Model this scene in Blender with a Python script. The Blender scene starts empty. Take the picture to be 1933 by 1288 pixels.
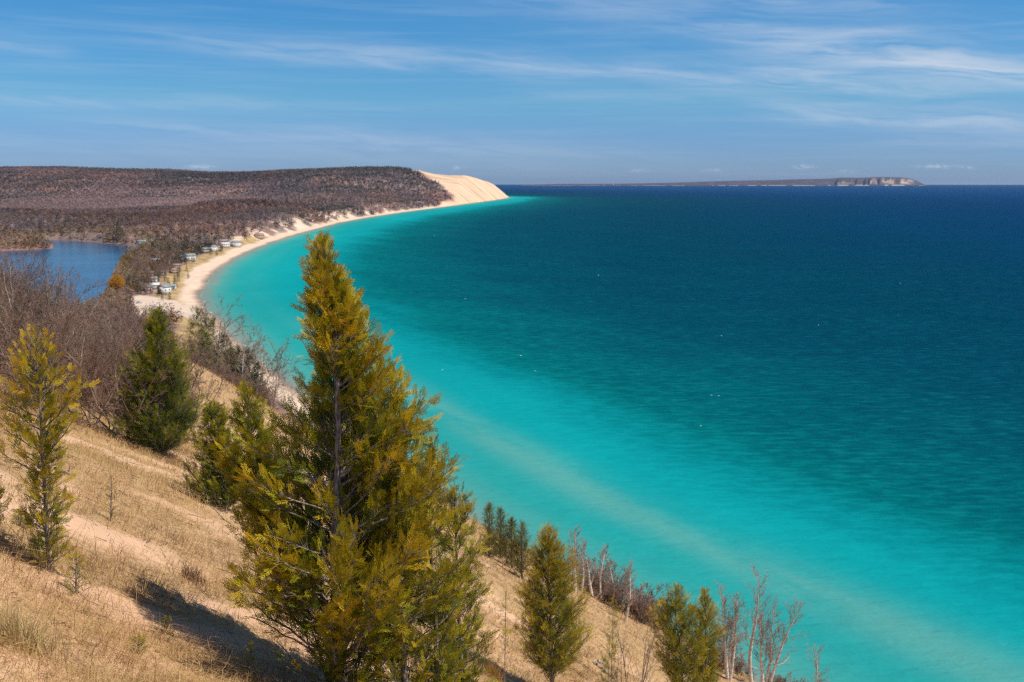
import bpy, math, random
import numpy as np
R = math.radians
scene = bpy.context.scene
# ================================================================= camera, sun, sky, exposure
cam = bpy.data.cameras.new('camera'); cam.sensor_width = 36; cam.lens = 36*1880/1933
cam.clip_start = .2; cam.clip_end = 120000
cam.dof.use_dof = True; cam.dof.focus_distance = 8.0; cam.dof.aperture_fstop = 3.8
camo = bpy.data.objects.new('camera', cam); scene.collection.objects.link(camo)
camo.location = (0, 0, 100); camo.rotation_euler = (R(90)-math.atan(300/1880), 0, 0); scene.camera = camo
SUN_AZ, SUN_EL = 106.0, 58.0                       # clockwise from the viewing direction
sun = bpy.data.lights.new('sun', 'SUN'); sun.energy = 5.0; sun.angle = R(.53); sun.color = (1, .91, .77)
suno = bpy.data.objects.new('sun', sun); scene.collection.objects.link(suno); suno.location = (40, -10, 140)
suno.rotation_euler = (R(90-SUN_EL), 0, R(180-SUN_AZ))
scene.view_settings.view_transform = 'Standard'; scene.view_settings.look = 'None'
scene.view_settings.exposure = 0; scene.view_settings.gamma = 1
scene.cycles.use_denoising = False; scene.cycles.filter_width = 1.25
scene.cycles.max_bounces = 6; scene.cycles.transparent_max_bounces = 8; scene.cycles.volume_bounces = 0

class NT_:
    """small helper for wiring shader nodes"""
    def __init__(s, tree): s.t = tree; s.n = tree.nodes; s.l = tree.links
    def node(s, typ, **k):
        n = s.n.new(typ)
        for a, v in k.items():
            if a.startswith('i_'): s.set(n.inputs[a[2:].replace('_', ' ')], v)
            else: setattr(n, a, v)
        return n
    def set(s, sock, v):
        if isinstance(v, bpy.types.NodeSocket): s.l.new(v, sock)
        else:
            if sock.type == 'RGBA' and not isinstance(v, (int, float)) and len(v) == 3: v = (*v, 1)
            sock.default_value = v
    def m(s, op, a, b=0.0, c=None, clamp=False):
        n = s.n.new('ShaderNodeMath'); n.operation = op; n.use_clamp = clamp
        s.set(n.inputs[0], a); s.set(n.inputs[1], b)
        if c is not None: s.set(n.inputs[2], c)
        return n.outputs[0]
    def ss(s, v, a, b, o0=0.0, o1=1.0):
        n = s.n.new('ShaderNodeMapRange'); n.interpolation_type = 'SMOOTHSTEP'
        for k, q in enumerate((v, a, b, o0, o1)): s.set(n.inputs[k], q)
        return n.outputs[0]
    def mix(s, f, a, b, blend='MIX'):
        n = s.n.new('ShaderNodeMix'); n.data_type = 'RGBA'; n.blend_type = blend
        s.set(n.inputs[0], f); s.set(n.inputs[6], a); s.set(n.inputs[7], b)
        return n.outputs[2]
    def noise(s, vec, scale, detail=4, rough=.55, dist=0.0):
        n = s.n.new('ShaderNodeTexNoise'); s.set(n.inputs['Vector'], vec)
        n.inputs['Scale'].default_value = scale; n.inputs['Detail'].default_value = detail
        n.inputs['Roughness'].default_value = rough; n.inputs['Distortion'].default_value = dist
        return n.outputs[0]
    def comb(s, x, y, z=0.0):
        n = s.n.new('ShaderNodeCombineXYZ'); s.set(n.inputs[0], x); s.set(n.inputs[1], y); s.set(n.inputs[2], z); return n.outputs[0]
    def sep(s, v):
        n = s.n.new('ShaderNodeSeparateXYZ'); s.set(n.inputs[0], v); return n.outputs
    def scale(s, v, k, rot=0.0):
        n = s.n.new('ShaderNodeMapping'); s.set(n.inputs[0], v); n.inputs['Scale'].default_value = k
        n.inputs['Rotation'].default_value = (0, 0, rot); return n.outputs[0]
    def ramp(s, f, stops, interp='LINEAR'):
        n = s.n.new('ShaderNodeValToRGB'); s.set(n.inputs[0], f); e = n.color_ramp; e.interpolation = interp
        while len(e.elements) < len(stops): e.elements.new(.5)
        for k, (p, c) in enumerate(stops):
            e.elements[k].position = p; e.elements[k].color = (*c, 1)
        return n.outputs[0]
    def attr(s, name, out='Fac'):
        n = s.n.new('ShaderNodeAttribute'); n.attribute_name = name; return n.outputs[out]
    def bump(s, h, strength, dist):
        n = s.n.new('ShaderNodeBump'); s.set(n.inputs['Height'], h); n.inputs['Strength'].default_value = strength
        n.inputs['Distance'].default_value = dist; return n.outputs[0]

world = bpy.data.worlds.new('World'); scene.world = world; world.use_nodes = True
def build_sky():
    t = NT_(world.node_tree); t.n.clear()
    out = t.node('ShaderNodeOutputWorld'); bg = t.node('ShaderNodeBackground'); t.l.new(bg.outputs[0], out.inputs[0])
    bg.inputs[1].default_value = .1
    sky = t.node('ShaderNodeTexSky'); sky.sky_type = 'NISHITA'; sky.sun_disc = False
    sky.sun_elevation = R(SUN_EL); sky.sun_rotation = R(SUN_AZ); sky.altitude = 200
    sky.air_density = 1.0; sky.dust_density = .3; sky.ozone_density = 3.0
    d = t.node('ShaderNodeTexCoord').outputs['Generated']
    x, y, z = t.sep(d)
    az = t.m('MULTIPLY', t.m('ARCTAN2', x, y), 180/math.pi); el = t.m('MULTIPLY', t.m('ARCSINE', z), 180/math.pi)
    # deep polarised blue of a clear spring day
    tint = t.ramp(t.m('DIVIDE', el, 60.0, clamp=True), SKY_TINT)
    col = t.mix(1.0, sky.outputs[0], tint, 'MULTIPLY')
    # cirrus: (azimuth, elevation, slope, half length, half height, strength) in degrees
    warp = t.noise(t.comb(t.m('MULTIPLY', az, .11), t.m('MULTIPLY', el, .45)), 1.0, 5, .6)
    warp2 = t.noise(t.comb(t.m('MULTIPLY', az, .05), t.m('MULTIPLY', el, 1.3)), 1.3, 6, .65, .4)
    elw = t.m('ADD', el, t.m('MULTIPLY', t.m('SUBTRACT', warp, .5), 1.3))
    tot = None
    for (a, e, k, L, H, S) in CIRRUS:
        da = t.m('SUBTRACT', az, a)
        de = t.m('DIVIDE', t.m('SUBTRACT', t.m('SUBTRACT', elw, e), t.m('MULTIPLY', da, k)), H)
        g = t.m('EXPONENT', t.m('MULTIPLY', t.m('MULTIPLY', de, de), -1.0))
        dl = t.m('DIVIDE', da, L); dl = t.m('MULTIPLY', dl, dl)
        g2 = t.m('EXPONENT', t.m('MULTIPLY', t.m('MULTIPLY', dl, dl), -1.0))
        g = t.m('MULTIPLY', t.m('MULTIPLY', g, g2), S)
        tot = g if tot is None else t.m('ADD', tot, g)
    veil = t.m('MULTIPLY', t.ss(warp2, .42, .8), t.m('MULTIPLY', t.ss(el, 0, 4, .10, .13), t.ss(el, 18, 40, 1, .3)))
    # fibres that run along the wisps
    fib = t.noise(t.comb(t.m('MULTIPLY', az, .13), t.m('MULTIPLY', t.m('ADD', elw, t.m('MULTIPLY', az, .10)), 1.5)), 1.0, 5, .6, .5)
    tot = t.m('MULTIPLY', tot, t.ss(fib, .2, .74))
    tot = t.m('MINIMUM', t.m('ADD', tot, veil), .9)
    for (a, e, L, H, S) in PUFFS:
        da = t.m('DIVIDE', t.m('SUBTRACT', az, a), L); de = t.m('DIVIDE', t.m('SUBTRACT', el, e), H)
        nz = t.noise(t.comb(t.m('MULTIPLY', az, 2.2), t.m('MULTIPLY', el, 4.5)), 1.2, 5, .6)
        g = t.m('EXPONENT', t.m('MULTIPLY', t.m('ADD', t.m('MULTIPLY', da, da), t.m('MULTIPLY', de, de)), -1.0))
        tot = t.m('ADD', tot, t.m('MULTIPLY', t.m('MULTIPLY', g, t.ss(nz, .38, .62)), S))
    col = t.mix(tot, col, CLOUD_COL)
    t.l.new(col, bg.inputs[0])
def _deg(px, py): return math.degrees(math.atan((px-966.5)/1880)), math.degrees(math.atan((344-py)/1880*math.cos(math.atan((px-966.5)/1880))))
def _cir(x0, y0, x1, y1, h, s):
    a0, e0 = _deg(x0, y0); a1, e1 = _deg(x1, y1)
    return ((a0+a1)/2, (e0+e1)/2, (e1-e0)/(a1-a0), (a1-a0)/2*1.15, h/32.8*1.25, s*.68)
SKY_TINT = [(0, (.40, .60, 1.14)), (.04, (.35, .61, 1.1)), (.075, (.36, .73, 1.04)), (.17, (.265, .74, 1.08)), (.5, (.44, .64, .86)), (1, (.5, .66, .80))]
CLOUD_COL = (6.2, 6.9, 8.0)
CIRRUS = [_cir(-60,80,150,108,13,.35), _cir(330,85,760,125,15,.48), _cir(700,105,1430,160,11,.55), _cir(640,120,1000,152,7,.3),
          _cir(-100,186,560,203,9,.45), _cir(170,230,760,275,12,.28), _cir(600,265,1150,290,18,.2), _cir(780,-12,1450,60,24,.45),
          _cir(1180,-10,1700,35,14,.35), _cir(1480,96,1990,158,17,.95), _cir(1430,148,1800,178,13,.6), _cir(1500,75,1900,80,6,.35),
          _cir(1450,215,2000,243,14,.62), _cir(1350,100,2050,170,60,.34), _cir(1000,130,1500,175,30,.22), _cir(1050,75,1450,80,7,.18),
          _cir(1000,185,1320,200,8,.15), _cir(1700,268,2000,274,6,.3), _cir(-100,268,1200,300,30,.16)]
PUFFS = [(*_deg(388,316), .62, .12, .55), (*_deg(1508,316), .5, .11, .5), (*_deg(1755,315), .75, .10, .6), (*_deg(1812,317), .35, .09, .35), (*_deg(868,318), .35, .12, .35), (*_deg(1202,323), .5, .1, .25), (*_deg(1340,322), .5, .1, .25), (*_deg(1590,324), .4, .09, .25)]
build_sky()
# ---------------------------------------------------------------- measuring the view
EYE = 100.0                       # camera height over the lake
FPX = 1880.0                      # focal length in photo pixels (35 mm lens)
PITCH = math.atan(300/FPX)
CP, SP = math.cos(PITCH), math.sin(PITCH)
def ray(px, py):
    X, Y = (px-966.5)/FPX, (644-py)/FPX
    dy = CP+Y*SP
    return X/dy, (-SP+Y*CP)/dy    # x and z per metre forward
def at_z(px, py, z=0.0):
    a, b = ray(px, py); y = (z-EYE)/b
    return np.array((a*y, y, z))
def at_y(px, py, y):
    a, b = ray(px, py); return np.array((a*y, y, EYE+b*y))

# ---------------------------------------------------------------- noise
def _hash(ix, iy, s):
    h = (ix.astype(np.int64)*374761393 + iy.astype(np.int64)*668265263 + s*1442695041) & 0xffffffff
    h = ((h ^ (h >> 13))*1274126177) & 0xffffffff
    return ((h ^ (h >> 16)) & 0xffffff)/16777215.0
def vnoise(x, y, s=0):
    x = np.asarray(x, float); y = np.asarray(y, float)
    ix, iy = np.floor(x), np.floor(y); fx, fy = x-ix, y-iy
    fx = fx*fx*fx*(fx*(fx*6-15)+10); fy = fy*fy*fy*(fy*(fy*6-15)+10)
    ix = ix.astype(np.int64); iy = iy.astype(np.int64)
    a = _hash(ix, iy, s); b = _hash(ix+1, iy, s); c = _hash(ix, iy+1, s); d = _hash(ix+1, iy+1, s)
    return (a+(b-a)*fx)*(1-fy)+(c+(d-c)*fx)*fy
def fbm(x, y, o=4, s=0):
    r = 0; A = .5; n = 0
    for k in range(o):
        r = r+A*vnoise(x*2**k+17.3*k, y*2**k-9.1*k, s+k); n += A; A *= .5
    return r/n*2-1
def sst(a, b, v):
    t = np.clip((v-a)/(b-a), 0, 1); return t*t*(3-2*t)

# ---------------------------------------------------------------- shore line and lake outline
NU = np.array((.873, .4877)); NT = np.array((-.4877, .873))   # down-slope and along-shore directions of the bluff
def uv(x, y): return x*NU[0]+y*NU[1], x*NT[0]+y*NT[1]
def from_uv(u, t): return NU*u+NT*t
_sh = [from_uv(128+24*float(np.clip((t-330)/230., 0, 1))**1.5+3*math.sin(t*.02), t) for t in range(-420, 560, 35)]
for px, py in [(470,664),(445,640),(420,614),(398,594),(383,577),(377,563),(379,549),(391,531),(405,513),(425,498),(450,484),(480,470),(520,455),(560,443),(600,432),(640,421),(700,410),(760,401),(815,394),(850,389.5),(880,385.5),(915,381),(940,377.5),(955,375),(962.5,373)]:
    _sh.append(at_z(px, py)[:2])
_sh += [np.array(p) for p in [(-20,6720),(-150,7100),(-600,8200),(-1500,11000),(-14000,11500),(-14000,-900)]]
SHORE = np.array(_sh)
LAKE = np.array([at_z(px, py, .6)[:2] for px, py in [(-500,590),(-500,475),(-150,474.5),(0,473.5),(60,471.5),(97,469),(101,465),(97,460),(60,457),(40,454.5),(100,453),(150,455),(200,459.5),(246,463.5),(252,468),(262,472),(262,476),(236,484),(224,494),(216,508),(209,524),(203,540),(196,556),(184,570),(150,590)]])
def poly_dist(P, x, y, closed=True):
    """signed distance, positive inside"""
    x = np.asarray(x, float).ravel(); y = np.asarray(y, float).ravel()
    d2 = np.full(x.shape, 1e18); ins = np.zeros(x.shape, bool); n = len(P)
    for i in range(n):
        ax, ay = P[i]; bx, by = P[(i+1) % n]
        ex, ey = bx-ax, by-ay; L = ex*ex+ey*ey
        s = np.clip(((x-ax)*ex+(y-ay)*ey)/L, 0, 1)
        d2 = np.minimum(d2, (x-ax-s*ex)**2+(y-ay-s*ey)**2)
        if ay != by:
            c = (ay > y) != (by > y)
            ins ^= c & (x < (bx-ax)*(y-ay)/(by-ay)+ax)
    d = np.sqrt(d2); return np.where(ins, d, -d)

# ---------------------------------------------------------------- the height of the land
SIL = np.array([(-900,312),(-300,314),(0,316),(130,315),(230,319),(330,320),(400,325),(470,325),(530,322),(600,319),(680,316),(750,316),(790,319),(797,323),(820,328),(848,331),(880,331),(900,336),(922,343),(940,352),(955,364),(963,374),(1100,374)], float)
def near_drop(u, t):
    d0 = 1.9+1.1*sst(11, 20, t-.25*u)+.6*sst(30, 60, t)+5.5*sst(64, 105, t)+.25*np.sin(u*.35+t*.11)*sst(2, 10, np.hypot(u, t))
    d0 = d0+.1*np.clip(t-20, 0, 60)*(1-sst(4, 13, u))
    pr = np.where(u > 0, .60*u-.014*np.maximum(u-3, 0), .60*2.5*(np.exp(np.minimum(u, 0)/2.5)-1))
    pr = pr+.15*np.maximum(u-24.5, 0)**1.3
    d0 = d0+.55*sst(12, 21, u)+2.3*sst(3.2, 9, u)*(1-sst(15, 25, t))
    return d0+pr
def land(x, y, full=False):
    shp = np.shape(x); x = np.asarray(x, float).ravel(); y = np.asarray(y, float).ravel()
    ds = poly_dist(SHORE, x, y); dl = poly_dist(LAKE, x, y)
    ds = ds+(3.0*fbm(x/60, y/60, 2, 5)+2.2*fbm(x/17, y/22, 2, 7))*sst(300, 700, y)*(1-sst(5500, 6300, y))
    dl = dl+2.5*fbm(x/25, y/25, 2, 6)
    u, t = uv(x, y)
    yy = np.maximum(y, 1); a = 966.5+FPX*x/yy
    beach = np.where(ds < 0, ds*.06, np.minimum(ds*.075, 2.2)+1.6*sst(22, 45, ds))
    low = beach+.8*fbm(x/90, y/90, 3, 11)*sst(20, 70, ds)
    # wooded ridge on the horizon
    ysil = np.interp(a, SIL[:,0], SIL[:,1])
    yc = np.interp(a, [-900,0,300,500,650,800,960], [6600,6500,6600,6300,5600,5500,6100])
    yf = np.interp(a, [-900,0,300,480,600,700,850,960], [3300,3300,3300,3100,3000,3300,3900,4300])
    zc = EYE+(344-ysil)/FPX*yc-np.where(a < 792, 9, 0)
    s = np.clip((y-yf)/(yc-yf), 0, 1); s = .35*s+.65*s*s*(3-2*s)
    rid = (zc-6)*s
    rid = rid+s*(1-s)*4*(30*fbm(x/420, y/520, 4, 21)+9*fbm(x/150, y/160, 3, 22))
    rid = np.where(y > yc, zc-6, rid)
    # nearer hills
    def hump(px, top, yd, rx, ry):
        c = at_y(px, top, yd); return max(c[2]-11, 4)*np.exp(-((x-c[0])/rx)**2-((y-c[1])/ry)**2)
    hl = np.maximum.reduce([hump(470,379,2750,190,480), hump(420,379,2800,120,380), hump(330,392,2700,240,420), hump(140,400,2350,420,330), hump(560,392,3000,210,500), hump(-200,395,2500,500,400), hump(380,408,2150,170,260)])
    cst = 27*sst(1480, 1850, y)*(.8+.35*fbm(x/160, y/160, 3, 31))*np.exp(-((ds-90)/260)**2*(ds > 90))
    up = np.maximum.reduce([rid, hl, cst])
    bw = 24+10*fbm(x/70, y/70, 2, 33)
    lim = np.where(y > 4150, .82*np.maximum(ds-6, 0), .42*np.maximum(ds-bw, 0))
    z = low+np.minimum(up, lim)
    # bluff the camera stands on
    B = 1-np.clip((t-70)/592, 0, 1)
    bl = (EYE-near_drop(u, t))*B-.5
    bl = np.minimum(bl, np.maximum(beach, -3)+.95*np.maximum(ds-np.interp(t, [280, 430], [9, 19]), 0))
    amp = sst(60, 200, t)
    bl = bl+amp*2.0*fbm(x/45, y/45, 3, 41)*sst(20, 60, ds)
    r = np.hypot(x, y)
    bl = bl+(.10*fbm(u/1.6, t/2.2, 3, 42)+.035*fbm(x/.35, y/.35, 2, 43))*sst(1, 4, r)*(1-sst(60, 120, r))
    onb = (bl > z) & (t < 662)
    z = np.where(onb, bl, z)
    z = np.where(dl > -12, np.minimum(z, .75+np.maximum(-dl, 0)*.12+.4*(dl < -6)), z)
    z = np.where(dl > 0, -np.minimum(dl*.15, 1.2)+.45, z)
    if full:
        return z.reshape(shp), ds.reshape(shp), dl.reshape(shp), onb.reshape(shp)
    return z.reshape(shp)
def on_ground(px, py, ymin=1.5, ymax=9000):
    a, b = ray(px, py); ys = ymin*np.exp(np.linspace(0, math.log(ymax/ymin), 1400))
    g = EYE+b*ys-land(a*ys, ys); k = np.argmax(g < 0)
    if not (g < 0).any(): return None
    k = max(k, 1); f = g[k-1]/(g[k-1]-g[k]); yv = ys[k-1]+f*(ys[k]-ys[k-1])
    return np.array((a*yv, yv, EYE+b*yv))
# ================================================================= building helpers
def mesh_obj(name, V, F, mat, parent=None, attrs=None, smooth=False):
    """V (n,3); F one face array (m,k) or a list of them"""
    V = np.asarray(V, np.float32); Fs = F if isinstance(F, list) else [F]
    Fs = [np.asarray(f, np.int32) for f in Fs if len(f)]
    me = bpy.data.meshes.new(name); me.vertices.add(len(V)); me.vertices.foreach_set('co', V.ravel())
    idx = np.concatenate([f.ravel() for f in Fs]); cnt = np.concatenate([np.full(len(f), f.shape[1], np.int32) for f in Fs])
    me.loops.add(len(idx)); me.loops.foreach_set('vertex_index', idx)
    me.polygons.add(len(cnt)); me.polygons.foreach_set('loop_start', np.concatenate(([0], np.cumsum(cnt)[:-1])).astype(np.int32))
    if smooth: me.polygons.foreach_set('use_smooth', np.ones(len(cnt), bool))
    me.update(calc_edges=True)
    for k, (dom, arr) in (attrs or {}).items():
        arr = np.asarray(arr, np.float32)
        if arr.ndim == 2:
            if arr.shape[1] == 3: arr = np.c_[arr, np.ones(len(arr))]
            a = me.attributes.new(k, 'FLOAT_COLOR', dom); a.data.foreach_set('color', arr.astype(np.float32).ravel())
        else:
            a = me.attributes.new(k, 'FLOAT', dom); a.data.foreach_set('value', arr)
    me.materials.append(mat)
    o = bpy.data.objects.new(name, me); scene.collection.objects.link(o)
    if parent: o.parent = parent
    return o
def tag(o, label, cat, group=None):
    o['label'] = label; o['category'] = cat
    if group: o['group'] = group
    return o
def thing(name, label, cat, loc, rz=0.0, group=None):
    o = bpy.data.objects.new(name, None); scene.collection.objects.link(o); o.empty_display_size = .3
    o.location = tuple(float(v) for v in loc); o.rotation_euler = (0, 0, rz); return tag(o, label, cat, group)
def dup(root, loc, rz=0.0, sc=1.0, label=None, group=None):
    r = root.copy(); scene.collection.objects.link(r)
    r.location = tuple(float(v) for v in loc); r.rotation_euler = (0, 0, rz); r.scale = sc if hasattr(sc, '__len__') else (sc, sc, sc)
    if label: r['label'] = label
    if group: r['group'] = group
    for ch in list(root.children):
        c = ch.copy(); scene.collection.objects.link(c); c.parent = r
        for g in list(ch.children):
            d = g.copy(); scene.collection.objects.link(d); d.parent = c
    return r
def structure(o): o['kind'] = 'structure'; return o
def stuff(o): o['kind'] = 'stuff'; return o
def nrm(v):
    v = np.asarray(v, float); return v/np.maximum(np.linalg.norm(v, axis=-1, keepdims=True), 1e-9)
def frames(D):
    D = nrm(D); A = np.where(np.abs(D[:, 2:3]) > .9, np.array([[1., 0, 0]]), np.array([[0, 0, 1.]]))
    X = nrm(np.cross(A, D)); return X, np.cross(D, X), D
def tubes(S, k=4):
    """S (n,8): p0 p1 r0 r1 -> open prisms"""
    S = np.asarray(S, float); n = len(S); X, Y, D = frames(S[:, 3:6]-S[:, :3])
    an = np.arange(k)*2*math.pi/k; c, s = np.cos(an), np.sin(an)
    ring = X[:, None]*c[None, :, None]+Y[:, None]*s[None, :, None]
    V = np.stack([S[:, None, :3]+ring*S[:, None, 6:7], S[:, None, 3:6]+ring*S[:, None, 7:8]], 1).reshape(-1, 3)
    b = (np.arange(n)*2*k)[:, None]; i = np.arange(k)[None]; j = (i+1) % k
    return V, np.stack([b+i, b+j, b+k+j, b+k+i], -1).reshape(-1, 4)
class MB:
    """collects boxes and prisms for small built things"""
    def __init__(s): s.V = []; s.F = {3: [], 4: [], 5: [], 6: [], 8: [], 10: [], 12: []}; s.n = 0
    def add(s, V, faces):
        for f in faces: s.F[len(f)].append([i+s.n for i in f])
        s.V += [tuple(v) for v in V]; s.n += len(V); return s
    def box(s, c, d, taper=1.0):
        x, y, z = c; a, b, h = d[0]/2, d[1]/2, d[2]/2
        V = [(x+sx*a*(taper if sz > 0 else 1), y+sy*b*(taper if sz > 0 else 1), z+sz*h) for sz in (-1, 1) for sx, sy in ((-1,-1),(1,-1),(1,1),(-1,1))]
        return s.add(V, [(3,2,1,0),(4,5,6,7),(0,1,5,4),(1,2,6,5),(2,3,7,6),(3,0,4,7)])
    def cyl(s, p, q, r0, r1, k=8):
        p = np.asarray(p, float); q = np.asarray(q, float); X, Y, D = frames((q-p)[None])
        an = np.arange(k)*2*math.pi/k; ring = X[0]*np.cos(an)[:, None]+Y[0]*np.sin(an)[:, None]
        return s.add(list(p+ring*r0)+list(q+ring*r1), [(i, (i+1) % k, k+(i+1) % k, k+i) for i in range(k)]+[tuple(range(k-1, -1, -1)), tuple(range(k, 2*k))])
    def build(s, name, mat, parent=None, **k):
        return mesh_obj(name, np.array(s.V), [np.array(f) for f in s.F.values() if f], mat, parent, **k)

# ================================================================= materials
def material(name, rough=.8, spec=.3):
    m = bpy.data.materials.new(name); m.use_nodes = True; t = NT_(m.node_tree)
    b = t.n['Principled BSDF']; b.inputs['Roughness'].default_value = rough; b.inputs['Specular IOR Level'].default_value = spec
    return m, t, b
def obj_co(t): return t.node('ShaderNodeTexCoord').outputs['Object']
def geo_pos(t): return t.node('ShaderNodeNewGeometry').outputs['Position']
def leaf_material(name, transl=.3, attr='tint', spec=.25, rough=.6):
    m, t, b = material(name, rough, spec); c = t.attr(attr, 'Color'); t.set(b.inputs['Base Color'], c)
    if transl:
        tr = t.node('ShaderNodeBsdfTranslucent'); t.set(tr.inputs[0], c); mx = t.node('ShaderNodeMixShader'); mx.inputs[0].default_value = transl
        t.l.new(b.outputs[0], mx.inputs[1]); t.l.new(tr.outputs[0], mx.inputs[2]); t.l.new(mx.outputs[0], t.n['Material Output'].inputs[0])
    return m
def plain(name, col, rough=.7, spec=.3, var=.25, scale=3.0):
    m, t, b = material(name, rough, spec)
    n = t.noise(obj_co(t), scale, 4, .6)
    c = t.mix(t.ss(n, .25, .75), tuple(v*(1-var) for v in col), tuple(min(v*(1+var), 1) for v in col)); t.set(b.inputs['Base Color'], c); return m
M = {}
M['cedar'] = leaf_material('cedar_foliage', .32)
M['conifer'] = leaf_material('conifer_foliage', .2)
M['forest'] = leaf_material('woodland_crowns', .45, spec=.05, rough=1)
M['grass'] = leaf_material('dry_grass', .3, spec=.15)
def bark(name, c0, c1, sc, stretch=.25, bumpd=.004):
    m, t, b = material(name, .85, .2); co = t.scale(obj_co(t), (1, 1, stretch)); n = t.noise(co, sc, 5, .65)
    t.set(b.inputs['Base Color'], t.mix(t.ss(n, .35, .65), c0, c1)); t.set(b.inputs['Normal'], t.bump(n, .7, bumpd)); return m
M['cedar_bark'] = bark('grey_cedar_bark', (.10, .075, .06), (.36, .30, .25), 60)
M['birch_bark'] = bark('white_birch_bark', (.50, .43, .37), (.86, .80, .72), 6, 2.5)
M['grey_bark'] = bark('weathered_bark', (.17, .13, .105), (.36, .29, .235), 8)
M['pale_bark'] = bark('bleached_branch', (.30, .23, .19), (.52, .42, .35), 8)
M['twig_red'] = bark('reddish_twigs', (.17, .105, .08), (.33, .21, .155), 2)
M['twig_pale'] = bark('pinkish_birch_twigs', (.30, .215, .18), (.50, .38, .33), 2)
M['twig_grey'] = bark('brown_twigs', (.17, .125, .095), (.34, .25, .19), 2)
M['dead'] = bark('silvered_wood', (.22, .17, .14), (.46, .40, .34), 20, .1)
M['white_wall'] = plain('white_boards', (.72, .71, .68)); M['cream_wall'] = plain('cream_boards', (.62, .55, .42))
M['tan_wall'] = plain('tan_boards', (.50, .36, .27)); M['grey_roof'] = plain('grey_shingles', (.27, .28, .29)); M['white_roof'] = plain('pale_roof', (.62, .63, .64))
M['green_roof'] = plain('green_grey_roof', (.25, .34, .32)); M['red_roof'] = plain('brown_roof', (.33, .21, .17))
M['blue_roof'] = plain('blue_grey_roof', (.3, .38, .52))
M['pane'] = plain('dark_window_glass', (.04, .05, .06), .1, .5); M['door'] = plain('door_paint', (.2, .16, .13)); M['brick'] = plain('chimney_brick', (.3, .16, .11))
M['tyre'] = plain('rubber', (.03, .03, .03)); M['blue_paint'] = plain('pale_blue_car_paint', (.35, .45, .62), .3, .5, .05); M['foam'] = plain('foam', (.85, .88, .88))
M['concrete'] = plain('pale_concrete', (.5, .48, .45))
# ================================================================= the land as one height field, cut into its kinds
def polar(r0, r1, dr, a0, a1, da):
    rr = r0*np.exp(np.arange(0, math.log(r1/r0), dr)); aa = np.radians(np.arange(a0, a1, da)); return rr, aa
def grid_faces(nr, na):
    i = np.arange(nr-1)[:, None]*na+np.arange(na-1)[None]
    return np.stack([i, i+1, i+na+1, i+na], -1).reshape(-1, 4)
def cut(V, F, keep, attrs):
    f = F[keep]; use = np.unique(f); mp = np.full(len(V), -1, np.int64); mp[use] = np.arange(len(use))
    return V[use], mp[f], {k: ('POINT', a[use]) for k, a in attrs.items()}
LOT = np.array([at_z(px, py, 4)[:2] for px, py in [(245,563),(262,556),(300,560),(330,561),(352,570),(370,566),(376,576),(384,590),(372,600),(345,592),(320,590),(290,595),(262,594),(250,582)]])
DUNE_A, DUNE_B = np.array((-228., 4420.)), np.array((-545., 5560.))
def dune_side(x, y):
    e = DUNE_B-DUNE_A; return ((x-DUNE_A[0])*e[1]-(y-DUNE_A[1])*e[0])/np.hypot(*e)   # metres to the lake side of the tree line
def grass_mask(u, t):
    g = .5+.75*fbm(u/3.4+.3*fbm(u/2, t/2, 2, 3), t/1.15, 4, 77)+.45*fbm(u/9, t/7, 2, 78)+.38*fbm(u/.95, t/.5, 3, 79)
    return np.clip(g+.27, 0, 1)
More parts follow.
